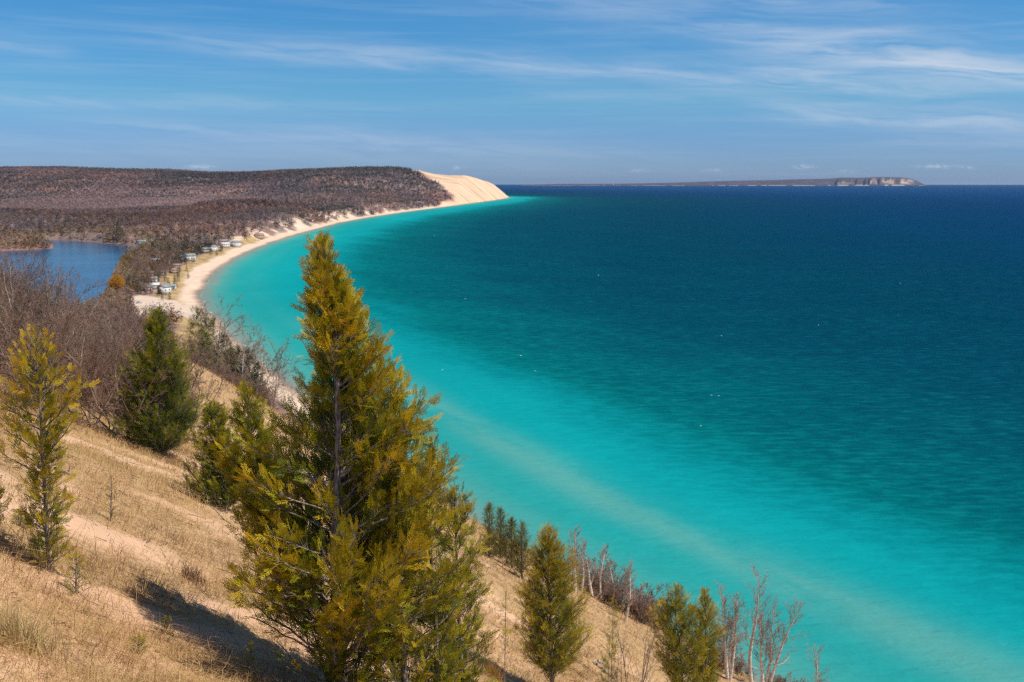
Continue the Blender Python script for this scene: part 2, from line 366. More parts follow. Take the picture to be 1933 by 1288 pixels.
def build_land():
    r1, aa = polar(1.2, 300, .016, -60, 62, .17); r2, _ = polar(300, 9200, .0085, 0, 1, 1); rr = np.r_[r1, r2]
    x = np.outer(rr, np.sin(aa)); y = np.outer(rr, np.cos(aa)); z, ds, dl, onb = land(x, y, True)
    V = np.c_[x.ravel(), y.ravel(), z.ravel()]; F = grid_faces(len(rr), len(aa))
    ds = ds.ravel(); dl = dl.ravel(); onb = onb.ravel(); u, t = uv(V[:, 0], V[:, 1]); yv = V[:, 1]
    lot = poly_dist(LOT, V[:, 0], V[:, 1])
    sd = dune_side(V[:, 0], V[:, 1])+35*fbm(V[:, 0]/90, yv/140, 3, 51)
    dune_m = sst(-6, 6, sd)*(yv > 4250)
    bw = np.where(onb, np.interp(t, [280, 430], [9, 19]), np.interp(yv, [0, 600, 860, 1000, 1300, 1700, 2400, 4000, 6000], [9, 14, 15, 21, 25, 24, 24, 26, 22]))*(1+.25*fbm(V[:, 0]/40, yv/40, 2, 52))
    # bare sand: beach, gullies of the wooded coast, the gravel lot
    gul = sst(.12, .3, fbm(V[:, 0]/28, yv/34, 3, 53)+.15)*(1-sst(40, 85, ds))*sst(1450, 1600, yv)*(yv < 3300)
    sand = np.maximum.reduce([1-sst(bw-3, bw+4, ds), gul, sst(-3, 3, lot)])
    sand = np.maximum(sand, dune_m)
    dgrass = (1-sst(bw+14, bw+26, ds))*np.where(onb, sst(420, 470, t), 1)*(yv > 480)*(yv < 1750)
    nearm = (1-sst(62, 100, t))*(t < 110)
    at = dict(ds=ds, sand=sand, dgrass=dgrass, grass=grass_mask(u, t), near=nearm, lot=sst(-3, 3, lot)*(fbm(V[:, 0]/9, yv/9, 2, 8)*.5+.5), lowv=fbm(V[:, 0]/260, yv/300, 4, 61))
    fc = lambda a: a[F].mean(1)
    zc, dsc, dmc = V[:, 2][F].max(1), fc(ds), fc(dune_m); nb = fc(onb.astype(float)) > .5
    ok = (zc > -.9) | (fc(dl) > -2); ok &= (dsc > -14)
    dune_f = ok & (dmc > .5) & (dsc > 14)
    beach_f = ok & ~dune_f & (dsc < fc(bw)) & (fc(dl) < -30)
    ground_f = ok & ~dune_f & ~beach_f & nb
    hills_f = ok & ~dune_f & ~beach_f & ~nb
    m = land_material()
    for nm, k in (('ground', ground_f), ('hills', hills_f), ('beach', beach_f), ('dune', dune_f)):
        v, f, a = cut(V, F, k, at); structure(mesh_obj(nm, v, f, m, attrs=a, smooth=True))
def land_material():
    m, t, b = material('sand_and_soil', .95, .1); p = geo_pos(t)
    px, py, pz = t.sep(p)
    U = t.m('ADD', t.m('MULTIPLY', px, NU[0]), t.m('MULTIPLY', py, NU[1])); T = t.m('ADD', t.m('MULTIPLY', px, NT[0]), t.m('MULTIPLY', py, NT[1]))
    fine = t.noise(p, 9.0, 6, .7); mid = t.noise(p, .55, 4, .6); big = t.noise(p, .02, 4, .6); grit = t.noise(p, 60.0, 3, .7)
    sand = t.mix(t.ss(mid, .3, .7), (.62, .38, .235), (.72, .48, .315))
    sand = t.mix(t.m('MULTIPLY', t.ss(grit, .5, .8), .3), sand, (.40, .25, .15))
    # pale beach and dune sand far away, with dark scree streaks down the big dune
    strk = t.noise(t.comb(t.m('MULTIPLY', px, .004), t.m('MULTIPLY', py, .03), t.m('MULTIPLY', pz, .002)), 1.0, 5, .7)
    strk2 = t.noise(t.comb(t.m('MULTIPLY', px, .0015), t.m('MULTIPLY', py, .006), 0.0), 1.0, 3, .6)
    far = t.mix(t.m('MULTIPLY', t.m('MULTIPLY', t.ss(strk, .44, .62), t.ss(strk2, .38, .62)), .62), (.73, .53, .36), (.30, .19, .12))
    bsand = t.mix(t.ss(t.noise(p, .08, 4, .6), .35, .65), (.66, .50, .37), (.76, .60, .46))
    farsel = t.ss(py, 4100, 4300)
    beach = t.mix(farsel, bsand, far)
    wet = t.ss(t.m('ADD', t.attr('ds'), t.m('MULTIPLY', t.m('SUBTRACT', t.noise(p, .15, 3), .5), 7.0)), -.5, 8.0)
    beach = t.mix(wet, (.30, .22, .17), beach)
    beach = t.mix(t.m('MULTIPLY', t.attr('lot'), .7), beach, (.50, .43, .39))
    # litter of dead grass on the near slope
    litter = t.mix(t.ss(t.noise(t.scale(p, (1, 1, 1)), 26.0, 5, .75), .35, .65), t.mix(t.ss(t.noise(p, 1.6, 4, .65), .35, .62), (.105, .06, .034), (.36, .22, .105)), (.56, .38, .18))
    gm = t.ss(t.m('ADD', t.attr('grass'), t.m('MULTIPLY', t.m('SUBTRACT', fine, .5), .7)), .38, .72)
    near = t.mix(t.m('MULTIPLY', gm, .82), sand, litter)
    scrub = t.mix(t.ss(mid, .3, .7), (.15, .09, .065), (.32, .20, .13))
    wood = t.mix(t.ss(big, .35, .65), (.20, .145, .135), (.28, .20, .175))
    wood = t.mix(t.ss(t.attr('lowv'), .0, .35), wood, (.30, .17, .135))
    grassy = t.mix(t.ss(t.noise(p, .06, 4, .65), .35, .65), (.30, .20, .095), (.50, .36, .18))
    c = t.mix(t.attr('dgrass'), t.mix(t.ss(py, 300, 600), scrub, wood), grassy)
    c = t.mix(t.attr('near'), c, near); c = t.mix(t.attr('sand'), c, beach)
    t.set(b.inputs['Base Color'], c)
    h = t.m('ADD', t.m('MULTIPLY', fine, .6), t.m('MULTIPLY', grit, .15)); t.set(b.inputs['Normal'], t.bump(h, .6, .06))
    return m
build_land()

# ================================================================= the big lake and the small lake behind the beach
def build_water():
    r, aa = polar(40, 41000, .016, -62, 62, .25); r = np.r_[r, 41000.]
    x = np.outer(r, np.sin(aa)).ravel(); y = np.outer(r, np.cos(aa)).ravel()
    off = -poly_dist(SHORE, x, y); V = np.c_[x, y, np.zeros_like(x)]; F = grid_faces(len(r), len(aa))
    k = off[F].max(1) > -25; wide = np.interp(y, [0, 600, 1200, 2500, 5000, 7000], [1, 1.05, 1.35, 1.55, 1.8, 1.6])
    v, f, a = cut(V, F, k, dict(off=off, shelf=off/wide))
    m, t, b = material('lake_water', .16, 0.0); p = geo_pos(t); px, py, pz = t.sep(p)
    U = t.m('ADD', t.m('MULTIPLY', px, NU[0]), t.m('MULTIPLY', py, NU[1])); T = t.m('ADD', t.m('MULTIPLY', px, NT[0]), t.m('MULTIPLY', py, NT[1]))
    nz = t.noise(t.comb(t.m('MULTIPLY', U, .012), t.m('MULTIPLY', T, .0035)), 1.0, 4, .6)
    nz2 = t.noise(t.comb(t.m('MULTIPLY', U, .05), t.m('MULTIPLY', T, .012)), 1.0, 4, .6)
    s = t.m('MULTIPLY', t.attr('shelf'), t.m('ADD', .66, t.m('MULTIPLY', nz, .68)))
    s = t.m('ADD', s, t.m('MULTIPLY', t.m('SUBTRACT', nz2, .5), 13.0))
    lg = t.m('DIVIDE', t.m('LOGARITHM', t.m('ADD', t.m('MAXIMUM', s, 0.0), 6.0), math.e), math.log(3006))
    P = lambda d: (math.log(d+6))/math.log(3006)
    c = t.ramp(lg, [(P(d), col) for d, col in WATER])
    # sand bars that follow the shore
    bar = None
    for (d0, w, st) in ((50, 11, .40), (20, 9, .12)):
        q = t.m('DIVIDE', t.m('SUBTRACT', t.m('ADD', t.attr('off'), t.m('MULTIPLY', t.m('SUBTRACT', nz, .5), 14.0)), d0), w)
        g = t.m('MULTIPLY', t.m('EXPONENT', t.m('MULTIPLY', t.m('MULTIPLY', q, q), -1.0)), t.m('MULTIPLY', st, t.ss(nz2, .22, .6)))
        bar = g if bar is None else t.m('ADD', bar, g)
    bar = t.m('MULTIPLY', bar, t.ss(py, 480, 800, 1, .12))
    c = t.mix(bar, c, (.20, .41, .33))
    # wind streaks; small waves, their glints and dark sides put into the colour
    wob = t.noise(t.comb(t.m('MULTIPLY', px, .004), t.m('MULTIPLY', py, .002)), 1.0, 5, .6)
    c = t.mix(t.ss(wob, .3, .75, .22, 0), c, (0, .035, .07))
    wc = t.scale(p, (.22, .55, 1), R(8)); w1 = t.noise(wc, .55, 4, .6, .3); w2 = t.noise(t.scale(p, (.3, 1, 1), R(-7)), .16, 4, .6)
    h = t.m('ADD', t.m('MULTIPLY', w1, 1.0), t.m('MULTIPLY', w2, 1.6))
    w3 = t.noise(t.comb(t.m('MULTIPLY', px, .10), t.m('MULTIPLY', py, .27)), 1.0, 5, .68, .2); w4 = t.noise(t.comb(t.m('MULTIPLY', px, .012), t.m('MULTIPLY', py, .035)), 1.0, 4, .65)
    rip = t.m('ADD', t.m('MULTIPLY', w3, .8), t.m('MULTIPLY', w4, .2)); deepw = t.ss(lg, P(60), P(170), .12, 1)
    c = t.mix(t.m('MULTIPLY', t.ss(rip, .40, .60, .40, 0), deepw), c, (0, .018, .04)); c = t.mix(t.m('MULTIPLY', t.ss(rip, .52, .70, 0, .16), deepw), c, (.02, .30, .36))
    # broken white line where the waves run out
    fo = t.m('MULTIPLY', t.ss(t.m('ABSOLUTE', t.m('SUBTRACT', t.m('ADD', t.attr('off'), t.m('MULTIPLY', nz2, 8.0)), 5.5)), .2, 1.5, 1, 0), t.ss(t.noise(p, .16, 4, .7), .52, .7))
    c = t.mix(t.m('MULTIPLY', fo, .75), c, (.75, .78, .76))
    t.set(b.inputs['Base Color'], c); t.set(b.inputs['Normal'], t.bump(h, .8, .9)); t.set(b.inputs['Roughness'], .3)
    structure(mesh_obj('water', v, f, m, attrs=a))
    m2, t, b = material('small_lake_water', .12, .08); p = geo_pos(t)
    n1 = t.noise(t.scale(p, (.006, .02, 1)), 1.0, 5, .65); n2 = t.noise(t.scale(p, (.25, .7, 1)), .5, 4, .6)
    t.set(b.inputs['Base Color'], t.mix(t.ss(n1, .3, .7), (.008, .05, .125), (.02, .10, .225)))
    t.set(b.inputs['Normal'], t.bump(n2, .5, .4))
    structure(mesh_obj('small_lake', np.c_[LAKE, np.full(len(LAKE), .55)], np.arange(len(LAKE))[None], m2))
WATER = [(0, (.25, .27, .23)), (5, (.20, .31, .28)), (12, (.07, .35, .33)), (24, (.02, .345, .34)), (45, (.008, .335, .35)), (80, (.004, .325, .355)), (105, (.002, .255, .285)), (130, (.001, .172, .188)),
         (155, (.001, .144, .168)), (190, (.001, .116, .146)), (245, (.001, .080, .120)), (330, (.001, .064, .110)), (520, (.001, .050, .098)), (1300, (.001, .040, .138)), (2990, (.001, .052, .18))]
build_water()

# ================================================================= island on the horizon, foam flecks
def build_island():
    Y = 28500.; cols = np.arange(984, 1741, 1.5); top = np.interp(cols, [984,1010,1060,1150,1250,1350,1450,1500,1550,1580,1610,1650,1690,1712,1722,1730,1740], [350.6,348.8,347.4,347.2,345.6,342.2,340,338.6,337.6,335.6,335.9,334.4,335,338,342,346,350.8])
    prof = [(0, -.02, 0), (30, .06, 0), (160, .12, .0), (240, .30, 1), (330, .52, 1), (420, .70, 1), (560, .84, 1), (900, .95, 0), (1200, 1, 0), (2500, .95, 0), (4000, .3, 0), (4600, -.05, 0)]
    V = []; cl = []; lo = []
    for c, tp in zip(cols, top):
        n = float(fbm(np.array([c/8.]), np.array([3.3]), 3, 71)[0]); n2 = float(fbm(np.array([c/14.]), np.array([1.3]), 3, 72)[0])
        H = max(EYE+(344-tp)/FPX*(Y+900)*(1+.02*n), 6)
        steep = float(sst(1540, 1590, c))*(1 if n > -.35 else .4)
        for d, f, k in prof:
            g = f if steep > .5 else f**1.0*(.35 if 100 < d < 500 else 1)
            yy = Y+d+90*n2+(0 if steep > .5 else d*.6); V.append(((c-966.5)/FPX*yy, yy, H*g))
            cl.append(k*float(np.interp(c+5*n, [1566,1570,1600,1606,1630,1634,1646,1650,1656,1660,1678,1683,1688,1692,1714,1720], [0,.6,.4,0,0,.8,.5,.0,.1,.8,.7,.0,.1,1,.9,0]))*float(1-sst(-.12, .12, f-(.35+.5*np.clip(.55+1.6*n+.45*(c > 1686)-.6*(c < 1610), 0, 1))))); lo.append(1.0 if f < .13 and d < 100 and (n2 > -.1) else 0.)
    na = len(prof); F = grid_faces(len(cols), na)
    m, t, b = material('island_land', .95, .1); p = geo_pos(t)
    w = t.mix(t.ss(t.noise(p, .004, 5, .7), .35, .65), (.055, .052, .066), (.105, .085, .10))
    c = t.mix(t.m('MULTIPLY', t.attr('lowl'), .8), w, (.66, .55, .44)); c = t.mix(t.m('MULTIPLY', t.attr('cliff'), t.ss(t.noise(p, .006, 5, .75), .38, .56)), c, (.62, .47, .37)); t.set(b.inputs['Base Color'], c)
    structure(mesh_obj('island', np.array(V), F, m, attrs=dict(cliff=('POINT', np.array(cl)), lowl=('POINT', np.array(lo))), smooth=True))
    P = at_y(1158, 349.5, 28450.); lh = thing('lighthouse', 'tiny white lighthouse on the low shore of the far island', 'lighthouse', (P[0], P[1], 4))
    MB().cyl((0, 0, 0), (0, 0, 44), 11, 8, 10).build('tower', M['white_wall'], lh); MB().cyl((0, 0, 44), (0, 0, 51), 6, 6, 10).build('lantern_room', M['pane'], lh); MB().cyl((0, 0, 51), (0, 0, 56), 7, .5, 10).build('roof', M['red_roof'], lh)
    rng = np.random.default_rng(5); V = []; F = []
    fixed = [(878,564),(983,671),(1343,746),(1357,747),(835,698),(1323,804),(1362,634),(1545,614),(1700,535),(1130,520),(1010,700),(820,446)]
    pts = fixed+[(rng.uniform(900, 1930), 385+360*rng.beta(1.1, 2.6)) for _ in range(0)]
    for i, (px, py) in enumerate(pts):
        c = at_z(px, py, .06); big = i < len(fixed); L = (rng.uniform(.45, .85) if big else rng.uniform(.4, .8))*c[1]/900; W = L*.45+.2
        an = np.linspace(0, 2*math.pi, 9)[:-1]; rr = rng.uniform(.6, 1.1, 8); b0 = len(V)
        V += [(c[0]+L*rr[k]*math.cos(an[k]), c[1]+W*rr[k]*math.sin(an[k])*1.3, .05) for k in range(8)]
        V.append((c[0], c[1], .05+.22*L)); F += [(b0+k, b0+(k+1) % 8, b0+8) for k in range(8)]
    stuff(mesh_obj('whitecap_foam', np.array(V), np.array(F), M['foam']))
build_island()
# ================================================================= trees and shrubs
def lerp_pal(t, pal):
    t = np.clip(t, 0, 1)*(len(pal)-1); i = np.minimum(t.astype(int), len(pal)-2); f = (t-i)[:, None]; P = np.array(pal); return P[i]*(1-f)+P[i+1]*f
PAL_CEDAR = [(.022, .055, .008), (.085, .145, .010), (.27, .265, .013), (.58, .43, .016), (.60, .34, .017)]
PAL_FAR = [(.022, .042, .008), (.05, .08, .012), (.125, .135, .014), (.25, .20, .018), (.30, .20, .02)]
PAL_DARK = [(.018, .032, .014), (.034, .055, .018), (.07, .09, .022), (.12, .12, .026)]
def frond(rng, ns, sub):
    """flat fern-like spray of scale leaves: thin kite faces, length 1 along x"""
    Q = []
    def kite(p, q, w):
        p = np.array(p, float); q = np.array(q, float); d = q-p; n = np.array((-d[1], d[0], 0)); n = n/max(np.hypot(n[0], n[1]), 1e-6)*w
        m = p+d*.45; Q.append((p, m-n, q, m+n))
    kite((0, 0, 0), (1, 0, -.10), .018)
    for i in range(ns):
        s = .08+.84*(i+rng.uniform(-.25, .25))/ns; side = 1 if i % 2 else -1; L = .42*(1-.68*s)*rng.uniform(.75, 1.2); an = R(rng.uniform(28, 44))
        p = np.array((s, 0, -.10*s*s)); d = np.array((math.cos(an), side*math.sin(an), rng.uniform(-.16, .06))); q = p+d*L; kite(p, q, .021)
        for k in range(sub):
            u = .25+.65*(k+.5)/sub; sd = 1 if k % 2 else -1; a2 = an*side+sd*R(rng.uniform(28, 45)); l2 = L*.48*(1-.45*u)*rng.uniform(.8, 1.3)
            p2 = p+d*L*u; kite(p2, p2+np.array((math.cos(a2), math.sin(a2), rng.uniform(-.2, .1)))*l2, .019)
    return np.array(Q)                                     # (k,4,3)
_fr = np.random.default_rng(3)
FROND = {2: [frond(_fr, 11, 4) for _ in range(4)], 1: [frond(_fr, 7, 2) for _ in range(4)], 0: [frond(_fr, 5, 0) for _ in range(3)]}
def sprays_mesh(name, S, mat, parent, lod, rng, pal, fat=1.0):
    """S rows: pos3 dir3 nor3 len tint"""
    S = np.array(S, float); T = FROND[lod]; Vs = []; Cs = []; which = rng.integers(0, len(T), len(S))
    for w, tm in enumerate(T):
        s = S[which == w]
        if not len(s): continue
        D = nrm(s[:, 3:6]); Y = nrm(np.cross(s[:, 6:9], D)); Z = np.cross(D, Y); tt = tm.copy().reshape(-1, 3)
        P = s[:, None, :3]+s[:, None, 9:10]*(D[:, None]*tt[None, :, :1]+Y[:, None]*tt[None, :, 1:2]*fat+Z[:, None]*tt[None, :, 2:3])
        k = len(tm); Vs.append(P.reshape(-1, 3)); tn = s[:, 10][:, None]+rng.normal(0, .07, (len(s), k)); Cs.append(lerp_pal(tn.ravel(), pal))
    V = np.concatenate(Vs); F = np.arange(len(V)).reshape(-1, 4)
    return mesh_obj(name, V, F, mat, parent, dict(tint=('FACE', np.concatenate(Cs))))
def cedar_parts(root, seed, H, prof, nb, lod, slen, gap, axis=((0, 0), (1, 0)), rtrunk=None, h0=.1, tint=.5, pal=PAL_CEDAR, keep=None, bare=0.0, mat='cedar', up=.85, fat=1.0, droop=0.0, tx=None):
    """trunk with its limbs, and a crown of sprays. prof: (height fraction, radius) pairs; axis: (fraction, x[, y]) of the stem"""
    rng = np.random.default_rng(seed); ax = np.array([(*a, 0) if len(a) == 2 else a for a in axis], float); prof = np.array(prof, float)
    ctr = lambda f: np.array((np.interp(f, ax[:, 0], ax[:, 1]), np.interp(f, ax[:, 0], ax[:, 2]), f*H))
    rt = rtrunk or H*.013; seg = []; fs = np.linspace(0, .985, 15); prev = None
    for i in range(len(fs)-1): seg.append((*ctr(fs[i]), *ctr(fs[i+1]), rt*(1-fs[i])**.8+.003, rt*(1-fs[i+1])**.8+.003))
    S = []; az = rng.uniform(0, 6.28); off = rng.uniform(0, 99)
    for b in range(nb):
        f = h0+(1-h0)*((b+rng.uniform(0, 1))/nb)**.92; az += 2.4+rng.normal(0, .45)
        lump = float(vnoise(np.array([(az % 6.283)*1.5+off]), np.array([f*9.0]), seed)[0])
        Rr = np.interp(f, prof[:, 0], prof[:, 1])*(.44+.90*lump)*(rng.uniform(.45, .8) if rng.random() < .25 else rng.uniform(.85, 1.18))
        if keep and not keep(f, az % 6.283, rng): continue
        rise = up*Rr*rng.uniform(.6, 1.3)+.02*H*(f > .9)
        f0 = max(f-rise/H*.9, .02); p0 = ctr(f0); end = ctr(f)+np.array((math.cos(az)*Rr, math.sin(az)*Rr, 0)); end[2] = p0[2]+rise
        bl = np.linalg.norm(end-p0); n = max(3, int(bl/.09)); pts = []
        for k in range(n+1):
            s = k/n; q = p0+(end-p0)*s; q[2] += -droop*bl*math.sin(math.pi*s)+rise*.25*(s*s-s); q += rng.normal(0, .012*min(bl, 1), 3)*(s > 0); pts.append(q)
        rb = max(.0028, .011*bl)
        dead = rng.random() < bare*(f < .35)
        for k in range(n): seg.append((*pts[k], *pts[k+1], rb*(1-k/n*.8)+.0012, rb*(1-(k+1)/n*.8)+.0012))
        clump = .6*lump+.4*rng.random()
        for k in range(1, n+1):
            s = k/n
            if s < .22 and Rr > .25 or (s < .5 and rng.random() < .45): continue
            d = nrm(pts[k]-pts[k-1]); m = max(1, rng.poisson(bl/n/gap*(1.0 if not dead else .12))) if not dead or s > .7 else 0
            for _ in range(m):
                v = rng.normal(0, 1, 3); v -= d*(v@d); v = nrm(v); dd = nrm(d*rng.uniform(.5, 1.1)+v*rng.uniform(.35, .85)+np.array((0, 0, rng.uniform(0, .9))))
                st = pts[k]+(pts[k-1]-pts[k])*rng.random(); tw = slen*rng.uniform(0, 1.1)*min(1, .35+bl)
                if tw > slen*.35: seg.append((*st, *(st+dd*tw), .0024, .0012))
                q = st+dd*tw*.8
                tt = tint-.62+.46*clump+.42*s+.20*f+rng.normal(0, .09)  # winter bronze at the tips; inner sprays darkened, crown shade put into colour
                L = slen*rng.uniform(.65, 1.15)*(1.0 if f < .93 else .75)
                S.append((*q, *dd, *nrm(rng.normal(0, 1, 3)+np.array((0, 0, .5))), L, tt))
    for k in range(6):                                      # the leader
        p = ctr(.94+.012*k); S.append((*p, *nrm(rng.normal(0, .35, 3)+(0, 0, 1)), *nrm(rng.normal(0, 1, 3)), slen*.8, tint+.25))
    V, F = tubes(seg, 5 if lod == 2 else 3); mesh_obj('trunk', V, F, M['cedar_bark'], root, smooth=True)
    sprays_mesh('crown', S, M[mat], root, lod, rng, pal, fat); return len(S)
def ground_at(x, y): return float(land(np.array([x]), np.array([y]))[0])
def foot(px, y, sink=.05):
    """stand something on the land at y metres ahead, in photo column px"""
    x = (px-966.5)/FPX*y*1.0; x = ray(px, 900 if y < 120 else 560)[0]*y; return np.array((x, y, ground_at(x, y)-sink))

# --- leafless trees and shrubs
def grow(out, rng, p, d, L, r, lvl, P):
    n = P['n'][lvl]; wob = P['wob'][lvl]; up = P['up'][lvl]; last = lvl == len(P['n'])-1; tip = P.get('tip', .25)
    px, py, pz = p; dx, dy, dz = d; st = L/n; kids = 0 if last else P['kids'][lvl]; acc = rng.random()
    for i in range(n):
        dx += rng.gauss(0, wob); dy += rng.gauss(0, wob); dz += rng.gauss(0, wob)+up
        l = math.sqrt(dx*dx+dy*dy+dz*dz); dx /= l; dy /= l; dz /= l
        qx, qy, qz = px+dx*st, py+dy*st, pz+dz*st
        ra, rb = r*(1-(1-tip)*i/n), r*(1-(1-tip)*(i+1)/n); out[min(lvl, P['split'])].append((px, py, pz, qx, qy, qz, ra, rb))
        px, py, pz = qx, qy, qz
        if kids and (i+1)/n > P['from'][lvl]:
            acc += kids/n/(1-P['from'][lvl])
            while acc >= 1:
                acc -= 1; a = R(P['ang'][lvl]+rng.gauss(0, 9)); ph = rng.uniform(0, 6.283)
                ax = (0, 0, 1) if abs(dz) < .9 else (1, 0, 0)
                ux, uy, uz = dy*ax[2]-dz*ax[1], dz*ax[0]-dx*ax[2], dx*ax[1]-dy*ax[0]; l = math.sqrt(ux*ux+uy*uy+uz*uz); ux /= l; uy /= l; uz /= l
                vx, vy, vz = dy*uz-dz*uy, dz*ux-dx*uz, dx*uy-dy*ux; c, s = math.cos(a), math.sin(a); cp, sp = math.cos(ph), math.sin(ph)
                k = (dx*c+s*(ux*cp+vx*sp), dy*c+s*(uy*cp+vy*sp), dz*c+s*(uz*cp+vz*sp))
                grow(out, rng, (px, py, pz), k, L*P['lr'][lvl]*(1-.55*(i+1)/n)*rng.uniform(.65, 1.25), max(rb*P['rr'][lvl], P['rmin']), lvl+1, P)
BIRCH = dict(n=[12, 6, 5, 3], wob=[.045, .12, .17, .2], up=[.05, .07, .05, .02], kids=[22, 9, 7], ang=[38, 38, 36], lr=[.32, .5, .5], rr=[.26, .5, .6], rmin=.0042, split=1, tip=.18)
BIRCH['from'] = [.32, .12, .1]
SHRUB = dict(n=[8, 6, 5, 3], wob=[.13, .16, .2, .2], up=[.03, .05, .04, .02], kids=[9, 8, 7], ang=[38, 38, 36], lr=[.5, .5, .5], rr=[.5, .55, .7], rmin=.004, split=1, tip=.25)
SHRUB['from'] = [.15, .1, .1]
WOOD = dict(n=[10, 7, 5, 3], wob=[.05, .14, .2, .22], up=[.02, .06, .04, .0], kids=[14, 8, 6], ang=[45, 42, 40], lr=[.5, .5, .45], rr=[.5, .5, .6], rmin=.018, split=1, tip=.2)
WOOD['from'] = [.25, .15, .1]
def bare_parts(root, seed, stems, P, wood, twig, fat=1.0):
    """stems: list of (dx, dy, lean_x, lean_y, length, radius)"""
    rng = random.Random(seed); out = [[], [], [], []]
    for (x, y, lx, ly, L, r) in stems:
        out[0].append((0, 0, -.25, x*.6, y*.6, -.12, r*1.2, r*1.1)); out[0].append((x*.6, y*.6, -.12, x, y, -.02, r*1.1, r))
        grow(out, rng, (x, y, -.05), (lx, ly, 1.0), L, r, 0, P)
    k = P['split']; w = [s for i in range(k+1) for s in out[i] if i < k or True][:]
    w = out[0]+([] if k == 0 else [s for s in out[1] if s[6] > P['rmin']*1.6]); t = [s for s in out[1] if s[6] <= P['rmin']*1.6]+out[2]+out[3] if k else out[1]
    V, F = tubes(w, 6); mesh_obj('trunk', V, F, M[wood], root, smooth=True)
    t = np.array(t); t[:, 6:8] *= fat; V, F = tubes(t, 3); mesh_obj('crown', V, F, M[twig], root)
# ================================================================= the cedars of the foreground
def stem(px_list, y):
    """stem axis from photo columns: (py, px) pairs -> base point, height, axis offsets"""
    pts = [at_y(px, py, y) for py, px in px_list]; b = pts[0].copy(); g = ground_at(b[0], y); f = []
    top = pts[-1]; H = top[2]-g; return np.array((b[0], y, g-.04)), H, [((p[2]-g)/H, p[0]-b[0]) for p in pts]
def pxprof(rows, y, g, H):
    out = []
    for py, half in rows:
        z = at_y(966, py, y)[2]; out.append(((z-g)/H, half/FPX*y))
    return sorted(out)
def foreground_cedar(seed, name, label, y, st, rows, nb, lod, slen, gap, **k):
    b, H, ax = stem(st, y); ax[0] = (0, 0); t = thing(name, label, 'tree', b)
    n = cedar_parts(t, seed, H, pxprof(rows, y, b[2], H), nb, lod, slen, gap, axis=ax, **k); return t
def main_keep(f, az, rng):
    if f < .34 and math.cos(az-math.pi) > -.1: return rng.random() < .35   # the shaded foot is thin on the left
    if .46 < f < .80 and math.sin(az) < -.35: return rng.random() < .22          # the bare stretch of stem near the top
    return True
foreground_cedar(11, 'cedar_tree', 'tall golden-green cedar with a bare grey stem showing near its top, front centre', 7.0,
    [(1345, 648), (1100, 630), (900, 636), (790, 639), (690, 634), (600, 631), (520, 618), (450, 607)],
    [(450, 4), (480, 17), (520, 28), (570, 40), (620, 60), (660, 72), (700, 86), (760, 118), (800, 165), (850, 178), (900, 190), (960, 192), (1020, 180), (1080, 165), (1150, 150), (1250, 130), (1340, 110)],
    350, 2, .128, .0110, rtrunk=.042, h0=.06, tint=.56, bare=.5, keep=main_keep)
foreground_cedar(12, 'cedar_tree', 'slim cedar crowding the right side of the tall front cedar, tip a little lower', 7.25,
    [(1345, 770), (1100, 752), (880, 724), (760, 716), (655, 708)], [(655, 6), (690, 32), (740, 50), (800, 72), (880, 92), (960, 105), (1050, 110), (1150, 100), (1250, 90), (1340, 80)],
    160, 2, .115, .0155, rtrunk=.03, h0=.08, tint=.52)
foreground_cedar(13, 'cedar_tree', 'narrow leaning cedar with an upright finger-like tip against the turquoise shallows', 7.5,
    [(1345, 828), (1150, 822), (950, 806), (880, 808), (824, 813)], [(824, 6), (850, 18), (890, 20), (930, 40), (1000, 70), (1080, 80), (1180, 82), (1280, 75), (1340, 65)],
    110, 2, .108, .0155, rtrunk=.024, h0=.08, tint=.5)
foreground_cedar(14, 'cedar_tree', 'bushy right-hand cedar at the end of the front clump, above the sandy slope', 7.8,
    [(1350, 880), (1200, 868), (1050, 862), (915, 858)], [(915, 6), (945, 24), (1000, 40), (1060, 48), (1120, 58), (1180, 66), (1260, 62), (1340, 50)],
    110, 2, .104, .0155, rtrunk=.022, h0=.08, tint=.46)
foreground_cedar(15, 'cedar_tree', 'dark cedar pressed against the left side of the tall front cedar', 7.7,
    [(1330, 640), (1150, 600), (1080, 560), (950, 505), (850, 478), (730, 462)], [(730, 5), (770, 26), (820, 42), (880, 55), (940, 52), (1000, 40), (1060, 34), (1120, 14), (1200, 6)],
    190, 2, .112, .0150, rtrunk=.018, h0=.3, tint=.40)
foreground_cedar(16, 'cedar_tree', 'small grey-stemmed cedar standing left behind the front clump, just past the grassy ridge', 13.2,
    [(985, 425), (900, 418), (830, 408), (757, 402)], [(757, 4), (785, 22), (830, 40), (880, 55), (930, 62), (985, 50)],
    210, 2, .115, .019, rtrunk=.02, h0=.1, tint=.36)
foreground_cedar(17, 'cedar_tree', 'open thin-crowned cedar with a long pale stem at the left edge', 6.95,
    [(1090, 92), (980, 88), (850, 80), (740, 74), (615, 66)], [(615, 8), (650, 34), (690, 46), (740, 62), (790, 75), (830, 70), (870, 30), (930, 32), (1000, 36), (1050, 34), (1085, 20)],
    170, 2, .095, .024, rtrunk=.014, h0=.05, tint=.60)
foreground_cedar(18, 'cedar_tree', 'dense green cone-shaped cedar between the bare thicket and the sand patch', 20.0,
    [(895, 305), (800, 303), (700, 301), (586, 298)], [(586, 4), (630, 26), (680, 42), (740, 55), (800, 68), (850, 76), (895, 68)],
    390, 1, .17, .020, rtrunk=.05, h0=.05, tint=.27)
foreground_cedar(19, 'cedar_tree', 'clipped-looking cedar cut off by the left edge of the picture', 7.1,
    [(1045, -24), (950, -26), (905, -28)], [(905, 5), (935, 22), (980, 34), (1040, 30)], 40, 2, .11, .04, rtrunk=.012, h0=.05, tint=.46)
